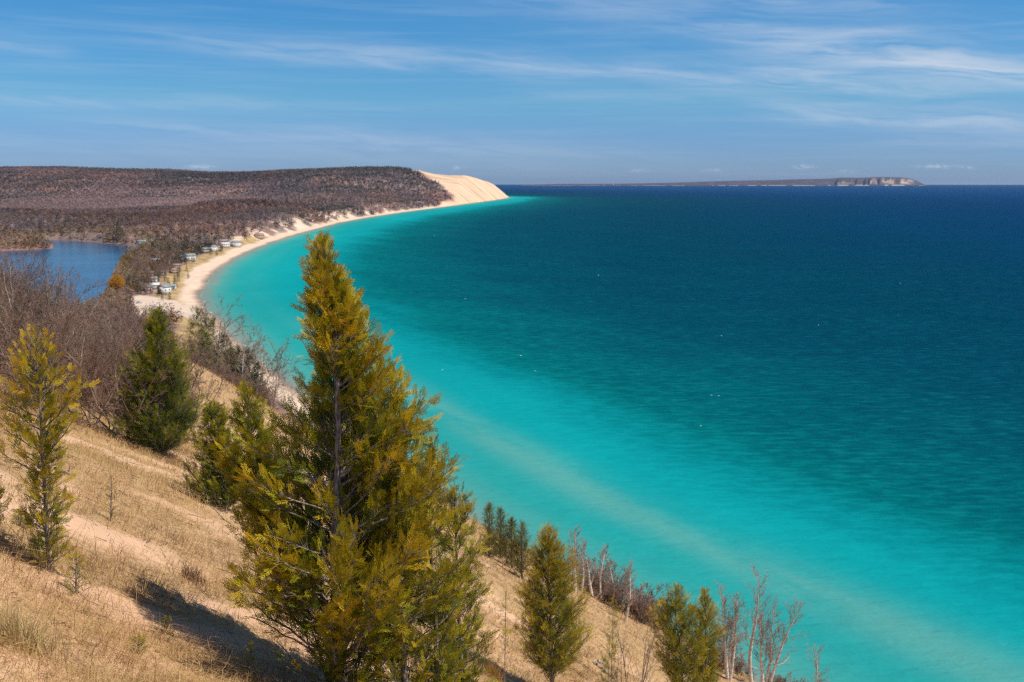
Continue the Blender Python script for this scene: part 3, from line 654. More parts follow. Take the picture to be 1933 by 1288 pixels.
foreground_cedar(20, 'cedar_tree', 'sharp-topped cedar standing on several bare dark stems, lower right of the front clump', 19.0,
    [(1330, 1044), (1200, 1040), (1100, 1036), (992, 1034)], [(992, 4), (1030, 28), (1070, 42), (1110, 50), (1160, 66), (1200, 72), (1235, 60), (1265, 30), (1330, 8)],
    330, 1, .165, .019, rtrunk=.05, h0=.2, tint=.5)
foreground_cedar(21, 'cedar_tree', 'broad left half of the cedar pair at the lower right, in front of the birches', 21.0,
    [(1335, 1300), (1220, 1285), (1160, 1275), (1106, 1279)], [(1106, 4), (1130, 22), (1160, 38), (1200, 46), (1240, 44), (1300, 36), (1335, 24)],
    310, 1, .165, .019, rtrunk=.04, h0=.08, tint=.44)
foreground_cedar(22, 'cedar_tree', 'narrow right half of the cedar pair at the lower right, beside the white birch stems', 21.5,
    [(1335, 1334), (1220, 1333), (1160, 1332), (1112, 1330)], [(1112, 3), (1135, 15), (1160, 24), (1200, 28), (1250, 30), (1300, 32), (1335, 26)],
    260, 1, .16, .019, rtrunk=.04, h0=.08, tint=.5)
for i, (px, pt, pb, y, lab) in enumerate([(924, 952, 1060, 33, 'leftmost of the young conifers on the brow'), (945, 960, 1062, 35, 'slender young conifer on the brow with the highest pale tip'), (966, 980, 1070, 33.5, 'middle young conifer of the brow group'), (985, 988, 1088, 32, 'stoutest young conifer on the brow, at the right of its group')]):
    foreground_cedar(30+i, 'young_conifer', lab, y, [(pb, px), (pt, px)], [(pt, 2), ((pt*2+pb)/3, 9), ((pt+2*pb)/3, 14+i), (pb, 12)], 150, 0, .22, .034, rtrunk=.05, h0=.06, tint=.52, pal=PAL_FAR, fat=1.3)
for i, (px, pt, pb, y, w, lab) in enumerate([(952, 1106, 1172, 16, 13, 'knee-high cedar sapling left of the sharp-topped cedar'), (1155, 1128, 1205, 24, 15, 'tiny cedar sapling with a bare stem, between the sharp-topped cedar and the cedar pair'),
        (207, 892, 962, 9.5, 12, 'small lone cedar seedling on the grassy slope at left'), (1148, 1210, 1230, 22, 18, 'low round juniper hugging the sand below the tiny sapling'),
        (258, 1195, 1245, 6.2, 16, 'weedy green seedling beside the tree shadow at lower left'), (312, 1160, 1190, 6.9, 12, 'little olive seedling above the tree shadow'), (470, 1208, 1240, 6.8, 14, 'spiky seedling below the bare lower twigs of the front cedar'), (140, 1040, 1092, 6.8, 26, 'low spreading green tuft at the foot of the open thin cedar'), (40, 1000, 1050, 7.7, 24, 'dull green juniper tuft near the left edge')]):
    b, H, ax = stem([(pb, px), (pt, px+3)], y); ax[0] = (0, 0); hw = w/FPX*y
    t = thing('cedar_seedling', lab, 'seedling', b); cedar_parts(t, 60+i, max(H, .12), [(0, hw), (.5, hw), (1, hw*.25)], 26 if y < 12 else 34, 1, max(.055, hw*.7), .02, axis=ax, rtrunk=.007, h0=.35 if i in (0, 1) else .05, tint=.42, up=.7)

# ================================================================= birches and bare shrubs on the brow
def bare_at(name, label, px, pt, y, stems, P, wood, twig, seed, cat='tree', fat=1.0, group=None):
    """stems in fractions of the height: (dx_px, lean, fraction, radius_m)"""
    b = foot(px, y); H = at_y(px, pt, y)[2]-b[2]
    t = thing(name, label, cat, b, 0, group)
    bare_parts(t, seed, [(dx/FPX*y, rndy, ln, 0, H*fr, r) for dx, rndy, ln, fr, r in stems], P, wood, twig, fat); return t
bare_at('birch_tree', 'tallest birch of the left-hand birches, with a wide brown twig crown', 1092, 998, 36, [(-4, 0, -.04, .93, .09), (10, .3, .10, .8, .056)], BIRCH, 'birch_bark', 'twig_pale', 101)
bare_at('birch_tree', 'crooked white birch right of the tallest left-hand birch', 1132, 1030, 37, [(-10, 0, -.10, .95, .078), (6, .2, -.04, .9, .056)], BIRCH, 'birch_bark', 'twig_pale', 102)
bare_at('birch_tree', 'thin birch with a feathery top in the middle of the brow', 1164, 1042, 38, [(0, 0, .03, .95, .064)], BIRCH, 'birch_bark', 'twig_pale', 103)
bare_at('birch_tree', 'short white birch standing alone above the brown shrubs', 1186, 1068, 34, [(0, 0, .05, .96, .058)], BIRCH, 'birch_bark', 'twig_pale', 104)
bare_at('birch_tree', 'bare grey birch among brown shrubs, left of the cedar pair', 1212, 1100, 36, [(0, 0, .12, .9, .056), (6, 0, .25, .7, .04)], BIRCH, 'birch_bark', 'twig_pale', 105)
bare_at('birch_tree', 'reddish multi-stemmed birch directly right of the cedar pair', 1388, 1115, 31.5, [(0, 0, -.10, .97, .064), (2, .08, .03, .92, .064), (4, 0, .12, .8, .056), (2, .2, -.28, .7, .035)], BIRCH, 'birch_bark', 'twig_pale', 106)
bare_at('birch_tree', 'tallest birch of the right-hand birches, one straight white stem', 1434, 1078, 33, [(0, 0, .0, .98, .078)], BIRCH, 'birch_bark', 'twig_pale', 107)
bare_at('birch_tree', 'wide forked birch leaning over the water at the right end of the row', 1462, 1140, 32, [(-2, 0, -.20, .85, .064), (1, .1, .05, .95, .064), (6, 0, .26, 1.0, .064)], BIRCH, 'birch_bark', 'twig_pale', 108)
b_far = bare_at('birch_tree', 'lone thin birch rising from below the frame at the far right of the slope', 1577, 1236, 37, [(0, 0, .0, .98, .056)], BIRCH, 'birch_bark', 'twig_pale', 109)
bare_at('bare_shrub', 'clump of upright dark bare stems on the sand beside the grey log', 1203, 1172, 20, [(-14, 0, -.08, .8, .018), (-6, .1, -.02, .95, .02), (0, -.1, .03, 1, .02), (7, 0, .05, .9, .018), (14, .1, .14, .8, .016), (-20, .1, -.16, .6, .014)],
        dict(SHRUB, kids=[6, 3, 2], ang=[22, 25, 30], wob=[.06, .1, .15, .2]), 'grey_bark', 'twig_grey', 110, 'shrub')
# brown shrub belt along the brow
rng = random.Random(8)
belt = thing('brow_shrub', 'low brown leafless shrub in the belt along the brow of the slope', 'shrub', (0, 0, 0), 0, 'brown shrubs along the brow')
bare_parts(belt, 120, [(rng.uniform(-.5, .5), rng.uniform(-.5, .5), rng.uniform(-.5, .5), rng.uniform(-.4, .4), rng.uniform(1.0, 1.7), .018) for _ in range(13)], SHRUB, 'grey_bark', 'twig_red', 1.5)
spots = [(1078, 40), (1108, 39.5), (1120, 38), (1146, 39), (1160, 37), (1178, 36.5), (1200, 37.5), (1215, 36), (1228, 38), (1240, 36), (1250, 37), (1400, 34), (1372, 33), (1362, 35), (1420, 34.5), (1490, 33), (1505, 32.5), (1520, 32), (1535, 33), (1478, 34), (868, 60), (850, 64), (838, 62)]
for i, (px, y) in enumerate(spots):
    p = foot(px, y); s = rng.uniform(.4, .65) if px > 1300 or px < 930 else rng.uniform(.55, 1.0)
    if i == 0: belt.location = tuple(p); belt.scale = (s, s, s)
    else: dup(belt, p, rng.uniform(0, 6.28), s)

# ================================================================= the leafless thicket on the left
P0 = []
for k in range(3):
    t = thing('bare_shrub', 'tangled leafless shrub in the brown thicket on the left slope', 'shrub', (0, 0, 0), 0, 'leafless shrubs of the left thicket')
    bare_parts(t, 200+k, [(rng.uniform(-.5, .5), rng.uniform(-.5, .5), rng.uniform(-.75, .75), rng.uniform(-.6, .6), rng.uniform(2.2, 3.4), rng.uniform(.02, .035)) for _ in range(9)], SHRUB, ['twig_grey', 'grey_bark', 'twig_grey'][k], ['twig_red', 'twig_grey', 'twig_red'][k], 1.25)
    P0.append(t)
n = 0
for i in range(1600):
    y = rng.uniform(19, 62); px = rng.uniform(-220, 345)
    if px > 235 and y < 24: continue
    if px > 150 and y > 40 and rng.random() < .6: continue
    p = foot(px, y); u, t = uv(p[0], p[1])
    if px > 330 - (y-20)*1.0 and y > 28: continue
    if rng.random() > .55: continue
    s = rng.uniform(.55, 1.05)*(1 if px < 100 else .85); top = p[2]+2.9*s
    tip = 644-FPX*math.tan(math.atan((top-EYE)/y)+PITCH); lim = np.interp(px, [-220, 0, 60, 110, 160, 210, 260, 345], [470, 478, 500, 555, 570, 575, 610, 660])
    if tip < lim: s *= max((EYE-p[2]-(lim-344)/FPX*y*1.0)/(top-p[2]), 0)*.98
    if s < .32: continue
    if n < 3: P0[n].location = tuple(p); P0[n].scale = (s, s, s)
    else: dup(P0[n % 3], p, rng.uniform(0, 6.28), s)
    n += 1
    if n >= 170: break
snag = bare_at('bare_tree', 'bleached crooked bare tree reaching over the small lake at left', 96, 505, 24, [(0, 0, .30, .98, .05), (-4, .2, -.2, .8, .04), (6, .1, .75, .85, .035)], dict(SHRUB, kids=[7, 5, 4], wob=[.13, .16, .2, .2]), 'pale_bark', 'twig_grey', 230)
bare_at('bare_tree', 'pale slanting bare tree near the top of the left thicket', 20, 478, 23, [(0, 0, .45, .9, .035), (2, .1, .1, .95, .035)], dict(SHRUB, kids=[8, 5, 4]), 'pale_bark', 'twig_red', 231)

# ================================================================= wooded hillside that falls to the village beach
def far_conifer(name, label, seed, loc, H, w, group=None, pal=PAL_DARK, tint=.35, nb=90, cat='tree'):
    t = thing(name, label, cat, loc, 0, group)
    cedar_parts(t, seed, H, [(0, w*.7), (.15, w), (.5, w*.68), (.8, w*.3), (1, w*.05)], nb, 0, w*.40, w*.085, rtrunk=H*.012, h0=.06, tint=tint, pal=pal, up=.15, fat=1.7, mat='conifer'); return t
for i, (px, pt, y, w, lab) in enumerate([(372, 588, 150, 2.1, 'tall dark conifer at the left of the group above the beach'), (386, 598, 165, 1.9, 'bushy dark conifer second in the group above the beach'), (400, 604, 158, 1.8, 'sharp conifer with a pale fork of branches beside it, above the beach'),
        (418, 632, 140, 1.8, 'shorter conifer on the right of the group above the beach'), (430, 655, 128, 1.7, 'small conifer under the bare lookout tree'), (462, 662, 112, 1.8, 'round-headed dark conifer below the beach tip'), (478, 668, 108, 1.7, 'right neighbour of the round-headed dark conifer'), (446, 668, 118, 1.5, 'slim conifer left of the round-headed dark conifer'), (495, 690, 100, 1.5, 'conifer half hidden behind the dark left flank of the front cedar')]):
    p = foot(px, y, .2); H = at_y(px, pt, y)[2]-p[2]; far_conifer('conifer_tree', lab, 300+i, p, H, w*min(1.5, max(.8, H/9)), tint=.45 if i in (0, 1, 2) else .3, nb=190, pal=PAL_FAR if i in (0, 2, 4) else PAL_DARK)
bare_at('bare_tree', 'tall bare tree with a spreading crown seen against the beach below', 417, 606, 118, [(0, 0, .03, 1, .16)], WOOD, 'grey_bark', 'twig_grey', 320, fat=1.3)
bare_at('bare_tree', 'pale-stemmed bare tree right of the tall bare tree on the hillside', 445, 640, 104, [(0, 0, .02, 1, .13), (6, 0, .14, .5, .06)], WOOD, 'birch_bark', 'twig_grey', 321, fat=1.2)
bare_at('bare_tree', 'twin grey bare tree against the turquoise water, left of the front cedar', 492, 650, 92, [(0, 0, .1, .95, .09), (8, .2, .2, .9, .08)], WOOD, 'grey_bark', 'twig_grey', 322)
W0 = []
for k in range(4):
    t = thing('bare_tree', 'leafless brown tree of the wooded hillside between the thicket and the beach', 'tree', (0, 0, 0), 0, 'leafless trees of the wooded hillside')
    bare_parts(t, 330+k, [(0, 0, rng.uniform(-.1, .1), rng.uniform(-.1, .1), 8.0, .13)]+([(.4, .2, .3, .1, 6.0, .09)] if k % 2 else []), dict(WOOD, kids=[17, 10, 7]), ['grey_bark', 'twig_grey', 'twig_grey', 'grey_bark'][k], ['twig_red', 'twig_grey', 'twig_red', 'twig_red'][k], 1.5); W0.append(t)
n = 0
for i in range(6000):
    y = math.exp(rng.uniform(math.log(72), math.log(690))); px = rng.uniform(60, 545); p = foot(px, y, .2); u, t = uv(p[0], p[1])
    if u > 118 or p[2] < 4 or t > 640: continue
    if 340 < px < 520 and y < 85: continue
    if px > 365 and rng.random() < .35: continue
    s = rng.uniform(.65, 1.15)*(.62 if y < 130 else 1)
    tip = 644-FPX*math.tan(math.atan((p[2]+7.6*s-EYE)/y)+PITCH); lim = np.interp(px, [60, 160, 220, 250, 300, 345, 380, 440, 520], [590, 575, 570, 582, 592, 596, 634, 694, 735])
    if tip < lim:
        k = (EYE-p[2]-(lim-344)/FPX*y)/(7.6*s)
        if k*s < .3: continue
        s *= k*.97
    if n < 4: W0[n].location = tuple(p); W0[n].scale = (s, s, s)
    else: dup(W0[n % 4], p, rng.uniform(0, 6.28), s)
    n += 1
    if n >= 270: break
n = 0
for i in range(400):
    px, py = rng.uniform(240, 350), rng.uniform(478, 560); P = at_z(px, py, 4.5)
    ds_ = float(poly_dist(SHORE, P[:1], P[1:2])[0]); dl_ = float(poly_dist(LAKE, P[:1], P[1:2])[0])
    if ds_ < 40 or dl_ > -6 or poly_dist(LOT, P[:1], P[1:2])[0] > -2: continue
    if min((px-hx)**2+((py-hy)*1.5)**2 for hx, hy in [(311, 556), (325, 547), (292, 546), (279, 549), (358, 494), (293, 498), (328, 516), (263, 571)]) < 60: continue
    P[2] = ground_at(P[0], P[1])-.2; s = rng.uniform(.85, 1.45)
    dup(W0[n % 4], P, rng.uniform(0, 6.28), s, 'leafless brown yard tree among the village houses behind the beach', 'leafless trees among the village houses'); n += 1
    if n >= 120: break
bank = [(rng.uniform(345, 505), rng.uniform(66, 135)) for _ in range(70)]
for px, y in bank:
    p = foot(px, y); u, t = uv(p[0], p[1])
    if t < 60: continue
    dup(belt, p, rng.uniform(0, 6.28), rng.uniform(.8, 1.35), 'low brown leafless shrub on the bank that drops to the beach behind the sand patch', 'brown shrubs on the bank above the beach')
# ================================================================= driftwood
def log(label, px, py, px2, py2, r, seed):
    a, b = on_ground(px, py, 2, 90), on_ground(px2, py2, 2, 90); t = tag(MB_log(a, b, r, seed), label, 'log'); return t
def MB_log(a, b, r, seed):
    rng = np.random.default_rng(seed); n = 7; pts = [a+(b-a)*k/n+np.r_[rng.normal(0, r*.35, 2), 0] for k in range(n+1)]
    S = []
    for k in range(n+1): pts[k][2] = ground_at(pts[k][0], pts[k][1])+r*.75
    for k in range(n): S.append((*pts[k], *pts[k+1], r*(1-.5*k/n), r*(1-.5*(k+1)/n)))
    for k in (2, 4): S.append((*pts[k], *(pts[k]+np.array((rng.uniform(-3, 3), rng.uniform(-3, 3), 3))*r), r*.35, r*.12))
    V, F = tubes(S, 7); return mesh_obj('driftwood_log', V-a, F, M['dead'], smooth=True)
def place_log(label, p, q, r, seed):
    a, b = on_ground(*p, 2, 90), on_ground(*q, 2, 90); o = MB_log(a, b, r, seed); o.location = tuple(a); tag(o, label, 'log')
place_log('grey weathered log lying on the sand below the sharp-topped cedar', (1120, 1252), (1162, 1284), .06, 1)
place_log('thinner grey log touching the weathered log on the sand', (1128, 1250), (1150, 1262), .045, 2)
place_log('pale dead branch lying behind the open thin cedar', (104, 888), (146, 900), .03, 3)
place_log('long thin grey stick on the grassy ridge left of the front clump', (380, 945), (436, 990), .014, 4)
place_log('short broken stick on the grass right of the lone cedar seedling', (222, 925), (242, 938), .012, 5)
# ================================================================= dry grass of the near slope: nobody could count it
def dry_grass():
    rng = np.random.default_rng(21); X = []; Y = []; W = []; Lh = []
    def scatter(n, r0, r1, width, l0, l1, clump):
        m = int(n*3.2); r = np.exp(rng.uniform(math.log(r0), math.log(r1), m)); a = np.radians(rng.uniform(-36, 25, m))
        if clump:
            k = m//24; rc = np.exp(rng.uniform(math.log(r0), math.log(r1), k)); ac = np.radians(rng.uniform(-36, 25, k)); w = rng.integers(0, k, m)
            x = rc[w]*np.sin(ac[w])+rng.normal(0, .045, m)*(.7+rc[w]/14); y = rc[w]*np.cos(ac[w])+rng.normal(0, .045, m)*(.7+rc[w]/14)
        else: x, y = r*np.sin(a), r*np.cos(a)
        u, t = uv(x, y); g = grass_mask(u, t); ok = (rng.random(m) < (np.clip((g-.30)*2.4, .04, 1))) & (t < 75) & (u < 60) & (np.hypot(x, y) > 2.2)
        x, y = x[ok][:n], y[ok][:n]; r = np.hypot(x, y); X.append(x); Y.append(y); W.append(width*np.maximum(1, r/9)*rng.uniform(.7, 1.3, len(x))); Lh.append(rng.uniform(l0, l1, len(x)))
    scatter(80000, 2.6, 24, .0032, .05, .18, False); scatter(125000, 2.6, 26, .0030, .08, .32, True); scatter(70000, 20, 80, .0038, .10, .28, False); scatter(30000, 18, 80, .004, .12, .34, True)
    x = np.concatenate(X); y = np.concatenate(Y); w = np.concatenate(W); L = np.concatenate(Lh); n = len(x); z = land(x, y)-.012
    # blades lie over, mostly down the slope
    az = math.atan2(NU[1], NU[0])+rng.normal(0, 1.25, n); lean = np.clip(rng.normal(1.3, .36, n), .15, 1.65)
    D0 = np.c_[np.cos(az)*np.sin(lean*.55), np.sin(az)*np.sin(lean*.55), np.cos(lean*.55)]; slope = -.58*(np.cos(az)*NU[0]+np.sin(az)*NU[1])
    l1 = np.minimum(lean*1.35, 1.62); D1 = np.c_[np.cos(az)*np.sin(l1), np.sin(az)*np.sin(l1), np.cos(l1)]; D1[:, 2] += np.minimum(slope, 0)*np.sin(l1)*.8
    side = nrm(np.c_[-np.sin(az), np.cos(az), np.zeros(n)]+rng.normal(0, .25, (n, 3))); B = np.c_[x, y, z]; Mid = B+D0*L[:, None]*.5; Tip = Mid+D1*L[:, None]*.55
    h = (w/2)[:, None]; V = np.stack([B-side*h, B+side*h, Mid+side*h*.8, Mid-side*h*.8, Tip], 1).reshape(-1, 3); i = np.arange(n)*5
    Q = np.stack([i, i+1, i+2, i+3], 1); T = np.stack([i+3, i+2, i+4], 1)
    u, t = uv(x, y); pal = [(.16, .08, .045), (.33, .185, .09), (.53, .335, .16), (.70, .485, .25), (.40, .36, .10)]
    tone = np.clip(.46+.40*fbm(u/2.5, t/1.6, 3, 90)+.36*fbm(u/.6, t/.4, 2, 91)+rng.normal(0, .2, n), 0, .92); tone = np.where(rng.random(n) < .05, 1, tone)
    C = lerp_pal(tone, pal); k = 2600; a = np.radians(rng.uniform(-36, 25, k)); r = np.exp(rng.uniform(math.log(3), math.log(40), k)); sx, sy = r*np.sin(a), r*np.cos(a); d = rng.normal(0, 1, (k, 2)); d = d/np.hypot(d[:, 0], d[:, 1])[:, None]*(rng.uniform(.04, .28, k)*np.maximum(.7, r/14))[:, None]
    ex, ey = sx+d[:, 0], sy+d[:, 1]; S = np.c_[sx, sy, land(sx, sy)+.008, ex, ey, land(ex, ey)+rng.uniform(.005, .05, k), np.full(k, .0028)*np.maximum(1, r/9), np.full(k, .0014)*np.maximum(1, r/9)]
    tv, tf = tubes(S, 3); tc = np.repeat(lerp_pal(rng.random(k), [(.09, .055, .04), (.22, .16, .12), (.40, .33, .27)]), 3, 0); F4 = np.r_[Q, tf+len(V)]; V = np.r_[V, tv]
    stuff(mesh_obj('dry_grass', V, [F4, T], M['grass'], attrs=dict(tint=('FACE', np.r_[C, tc, C]))))
dry_grass()
# a few things one could point at in it
def tuft(label, px, py, n, L, col, seed, wd=.005, spread=.07):
    p = on_ground(px, py, 2, 90); rng = np.random.default_rng(seed); az = rng.uniform(0, 6.28, n); ln = np.abs(rng.normal(.25, .25, n)); l = L*rng.uniform(.5, 1.1, n)
    B = np.c_[rng.normal(0, spread, n), rng.normal(0, spread, n), np.zeros(n)]; B[:, 2] = land(B[:, 0]+p[0], B[:, 1]+p[1])-p[2]-.02
    D = np.c_[np.cos(az)*np.sin(ln), np.sin(az)*np.sin(ln), np.cos(ln)]; D2 = np.c_[np.cos(az)*np.sin(ln*2), np.sin(az)*np.sin(ln*2), np.cos(ln*2)]
    Mi = B+D*l[:, None]*.55; Ti = Mi+D2*l[:, None]*.5; s = np.c_[-np.sin(az+1), np.cos(az+1), 0*az]*wd/2
    V = np.stack([B-s, B+s, Mi+s, Mi-s, Ti], 1).reshape(-1, 3); i = np.arange(n)*5
    C = np.array(col)*rng.uniform(.65, 1.3, (n, 1)); o = mesh_obj('grass_tuft', V, [np.stack([i, i+1, i+2, i+3], 1), np.stack([i+3, i+2, i+4], 1)], M['grass'], attrs=dict(tint=('FACE', np.r_[C, C])))
    o.location = tuple(p); tag(o, label, 'grass tuft')
tuft('rust-orange tuft of dead grass at the bottom, right of the front clump', 932, 1284, 260, .42, (.46, .24, .07), 1)
tuft('dark brown tussock on the slope left of the front cedar', 365, 1098, 160, .20, (.22, .13, .08), 2, spread=.06)
tuft('straw tussock standing proud at the lower left corner', 45, 1225, 240, .3, (.55, .42, .19), 3, spread=.08)
tuft('tall yellow stalks by the foot of the open thin cedar', 72, 1062, 60, .42, (.62, .5, .22), 4, .004, .05)
tuft('grey-brown tussock just past the tree shadow', 560, 1135, 130, .17, (.26, .18, .12), 5, spread=.055)
# ================================================================= houses of the village by the beach
HOUSES = []
def house(label, px, py, w, d, h, roof, yaw, wall, roofm, extra=None):
    P = at_z(px, py, 4.5); g = ground_at(P[0], P[1]); P = at_z(px, py, g); g = ground_at(P[0], P[1]); HOUSES.append((P[0], P[1], max(w, d)))
    t = thing('house', label, 'house', (P[0], P[1], g-.3), R(yaw)); h += .3
    MB().box((0, 0, h/2), (w, d, h)).build('wall', M[wall], t)
    m = MB(); e = .45; rz = h+roof; V = [(-w/2-e, -d/2-e, h-.08), (w/2+e, -d/2-e, h-.08), (w/2+e, d/2+e, h-.08), (-w/2-e, d/2+e, h-.08), (-w/2-e, 0, rz), (w/2+e, 0, rz)]
    m.add(V+[(x, y, z+.22) for x, y, z in V], [(6, 7, 11, 10), (8, 9, 10, 11), (0, 4, 5, 1), (2, 5, 4, 3), (0, 1, 7, 6), (2, 3, 9, 8), (0, 6, 10, 4), (3, 4, 10, 9), (1, 5, 11, 7), (2, 8, 11, 5)])
    r = m.build('roof', M[roofm], t)
    MB().add([(-w/2+.01, -d/2, h), (-w/2+.01, d/2, h), (-w/2+.01, 0, h+roof*.93), (w/2-.01, -d/2, h), (w/2-.01, d/2, h), (w/2-.01, 0, h+roof*.93)], [(0, 2, 1), (3, 4, 5)]).build('gable', M[wall], t)
    MB().box((w*.22, d*.12, h+roof*.9), (.7, .7, 1.6)).box((w*.22, d*.12, h+roof*.9+.85), (.85, .85, .14)).build('chimney', M['brick'], r)
    nf = max(2, int(h//2.9))
    for fl in range(nf if h > 5 else 1):
        zc = 1.75+2.7*fl
        for k in range(max(2, int(w//3.2))):
            x = -w/2+w*(k+.5)/max(2, int(w//3.2))
            if fl == 0 and k == 0: MB().box((x, -d/2-.03, 1.25), (1.0, .07, 2.0)).build('door', M['door'], t); continue
            f = MB().box((x, -d/2-.025, zc), (1.35, .06, 1.35)).build('window', M['white_wall'], t); MB().box((x, -d/2-.045, zc), (1.1, .06, 1.1)).build('pane', M['pane'], f)
        for s in (-1, 1):
            f = MB().box((s*(w/2+.025), 0, zc), (.06, 1.35, 1.35)).build('window', M['white_wall'], t); MB().box((s*(w/2+.045), 0, zc), (.06, 1.1, 1.1)).build('pane', M['pane'], f)
    return t
house('largest white house, gable to the lake, at the corner of the pale lot', 311, 556, 8.5, 7.5, 6.6, 2.6, 62, 'white_wall', 'grey_roof')
house('long low annex with a grey-green roof behind the largest white house', 325, 547, 7, 5, 3.6, 1.2, 10, 'white_wall', 'green_roof')
house('cream house with a pale roof left of the largest white house', 292, 546, 8, 6, 3.8, 1.8, 25, 'cream_wall', 'white_roof')
house('small white cottage at the left end of the village row', 279, 549, 6.5, 5.5, 3.6, 1.7, 40, 'white_wall', 'grey_roof')
house('tall white beach house with a grey roof beside the dune grass', 358, 494, 13, 9, 7.0, 2.4, 30, 'white_wall', 'grey_roof')
house('white house with a bluish roof among bare trees, nearest the small lake', 293, 498, 10, 7, 4.2, 1.8, 15, 'white_wall', 'blue_roof')
house('pink-tan cottage on the edge of the dune grass', 328, 516, 7, 6, 3.6, 1.6, 60, 'tan_wall', 'red_roof')
house('narrow white house at the bend of the beach', 403, 476, 9, 8, 7.0, 2.4, 70, 'white_wall', 'grey_roof')
house('tan house beside the narrow white house at the beach bend', 410, 474, 8, 7, 4.6, 2.0, 40, 'tan_wall', 'red_roof')
house('white house with wide decks nearest the water line', 424, 468, 13, 9, 5.6, 2.0, 40, 'white_wall', 'white_roof')
house('brown-roofed pink house behind the white deck house', 420, 461, 11, 9, 6, 2.4, 30, 'tan_wall', 'red_roof')
house('white boathouse on the far bank of the small lake', 268, 466, 12, 8, 5, 2.0, 20, 'white_wall', 'green_roof')
house('white cube-like house high among the coast trees', 445, 451, 12, 10, 7, 2.2, 50, 'white_wall', 'grey_roof')
house('low grey-roofed cottage behind the cream house', 287, 533, 9, 6, 3.6, 1.8, 30, 'white_wall', 'grey_roof')
house('red-brown shed-like house deep among the bare village trees', 300, 521, 8, 6, 3.4, 1.8, 60, 'tan_wall', 'red_roof')
house('cream bungalow with a brown roof right of the pale utility pole', 334, 507, 9, 6, 3.6, 1.6, 20, 'cream_wall', 'red_roof')
house('grey-roofed white house between the utility pole and the tall beach house', 344, 492, 10, 7, 4.4, 2.0, 50, 'white_wall', 'grey_roof')
house('cream house half buried in conifers left of the beach bend', 388, 478, 11, 8, 5.4, 2.2, 35, 'cream_wall', 'grey_roof')
house('white cottage among coast trees above the deck house', 432, 452, 12, 8, 5.5, 2.2, 60, 'white_wall', 'grey_roof')
house('tan cabin above the sandy gully of the wooded coast', 488, 424, 15, 11, 6, 3, 40, 'tan_wall', 'red_roof')
def car():
    P = at_z(263, 571, 4.2); g = ground_at(P[0], P[1]); t = thing('parked_car', 'pale blue car parked alone on the light gravel lot', 'car', (P[0], P[1], g), R(20))
    m = MB().box((0, 0, .72), (4.6, 1.8, .62), .95).box((-.2, 0, 1.28), (2.6, 1.6, .5), .78); m.build('body', M['blue_paint'], t)
    MB().box((-.2, 0, 1.27), (2.45, 1.66, .34), .84).build('window', M['pane'], t)
    for x in (-1.4, 1.45):
        for y in (-.82, .82): w = MB().cyl((x, y-.1, .34), (x, y+.1, .34), .34, .34, 12).build('wheel', M['tyre'], t); MB().cyl((x, y-.115, .34), (x, y+.115, .34), .18, .18, 8).build('rim', M['white_roof'], w)
    for y in (-.6, .6): MB().box((2.24, y, .8), (.08, .36, .16)).build('headlight', M['white_roof'], t)
car()
def pole():
    P = at_z(320.5, 507, 5); g = ground_at(P[0], P[1]); t = thing('utility_pole', 'pale utility pole standing up before the dark trees by the beach house', 'pole', (P[0], P[1], g-.3))
    MB().cyl((0, 0, 0), (0, 0, 10.5), .22, .16, 8).build('post', M['concrete'], t); MB().box((0, 0, 9.7), (2.4, .14, .16)).build('crossarm', M['dead'], t)
pole()

# ================================================================= willow and the dark conifers by the small lake
def willow():
    P = at_z(221, 560, 2.5); P[2] = ground_at(P[0], P[1])-.3; HOUSES.append((P[0], P[1], 15.)); t = thing('willow_tree', 'rounded golden-yellow willow at the edge of the small lake', 'tree', P)
    rng = np.random.default_rng(9); H = 17.5; Rw = 8.0; seg = [(0, 0, 0, .3, 0, 4, .55, .4)]; tw = []
    for k in range(46):
        a = rng.uniform(0, 6.28); rr = Rw*math.sqrt(rng.random())*.85; top = np.array((math.cos(a)*rr, math.sin(a)*rr, 4+(H-4.5)*math.sqrt(max(1-(rr/Rw)**2, .05))))
        m = np.array((top[0]*.45, top[1]*.45, top[2]*.7)); seg += [(.3, 0, 4, *m, .25, .16), (*m, *top, .16, .05)]
        for _ in range(130):
            s = rng.random(); q = m+(top-m)*s+rng.normal(0, 1.0, 3); d = np.array((q[0]*.04+rng.normal(0, .25), q[1]*.04+rng.normal(0, .25), -.55+rng.normal(0, .45))); tw.append((*q, *(q+d*rng.uniform(.8, 2.2)), .09, .03))
    V, F = tubes(seg, 5); mesh_obj('trunk', V, F, M['grey_bark'], t); V, F = tubes(tw, 3); C = np.array((.80, .46, .08))*np.repeat(rng.uniform(.7, 1.25, (len(tw), 1)), 3, 0); mesh_obj('crown', V, F, M['forest'], t, dict(tint=('FACE', C)))
willow()
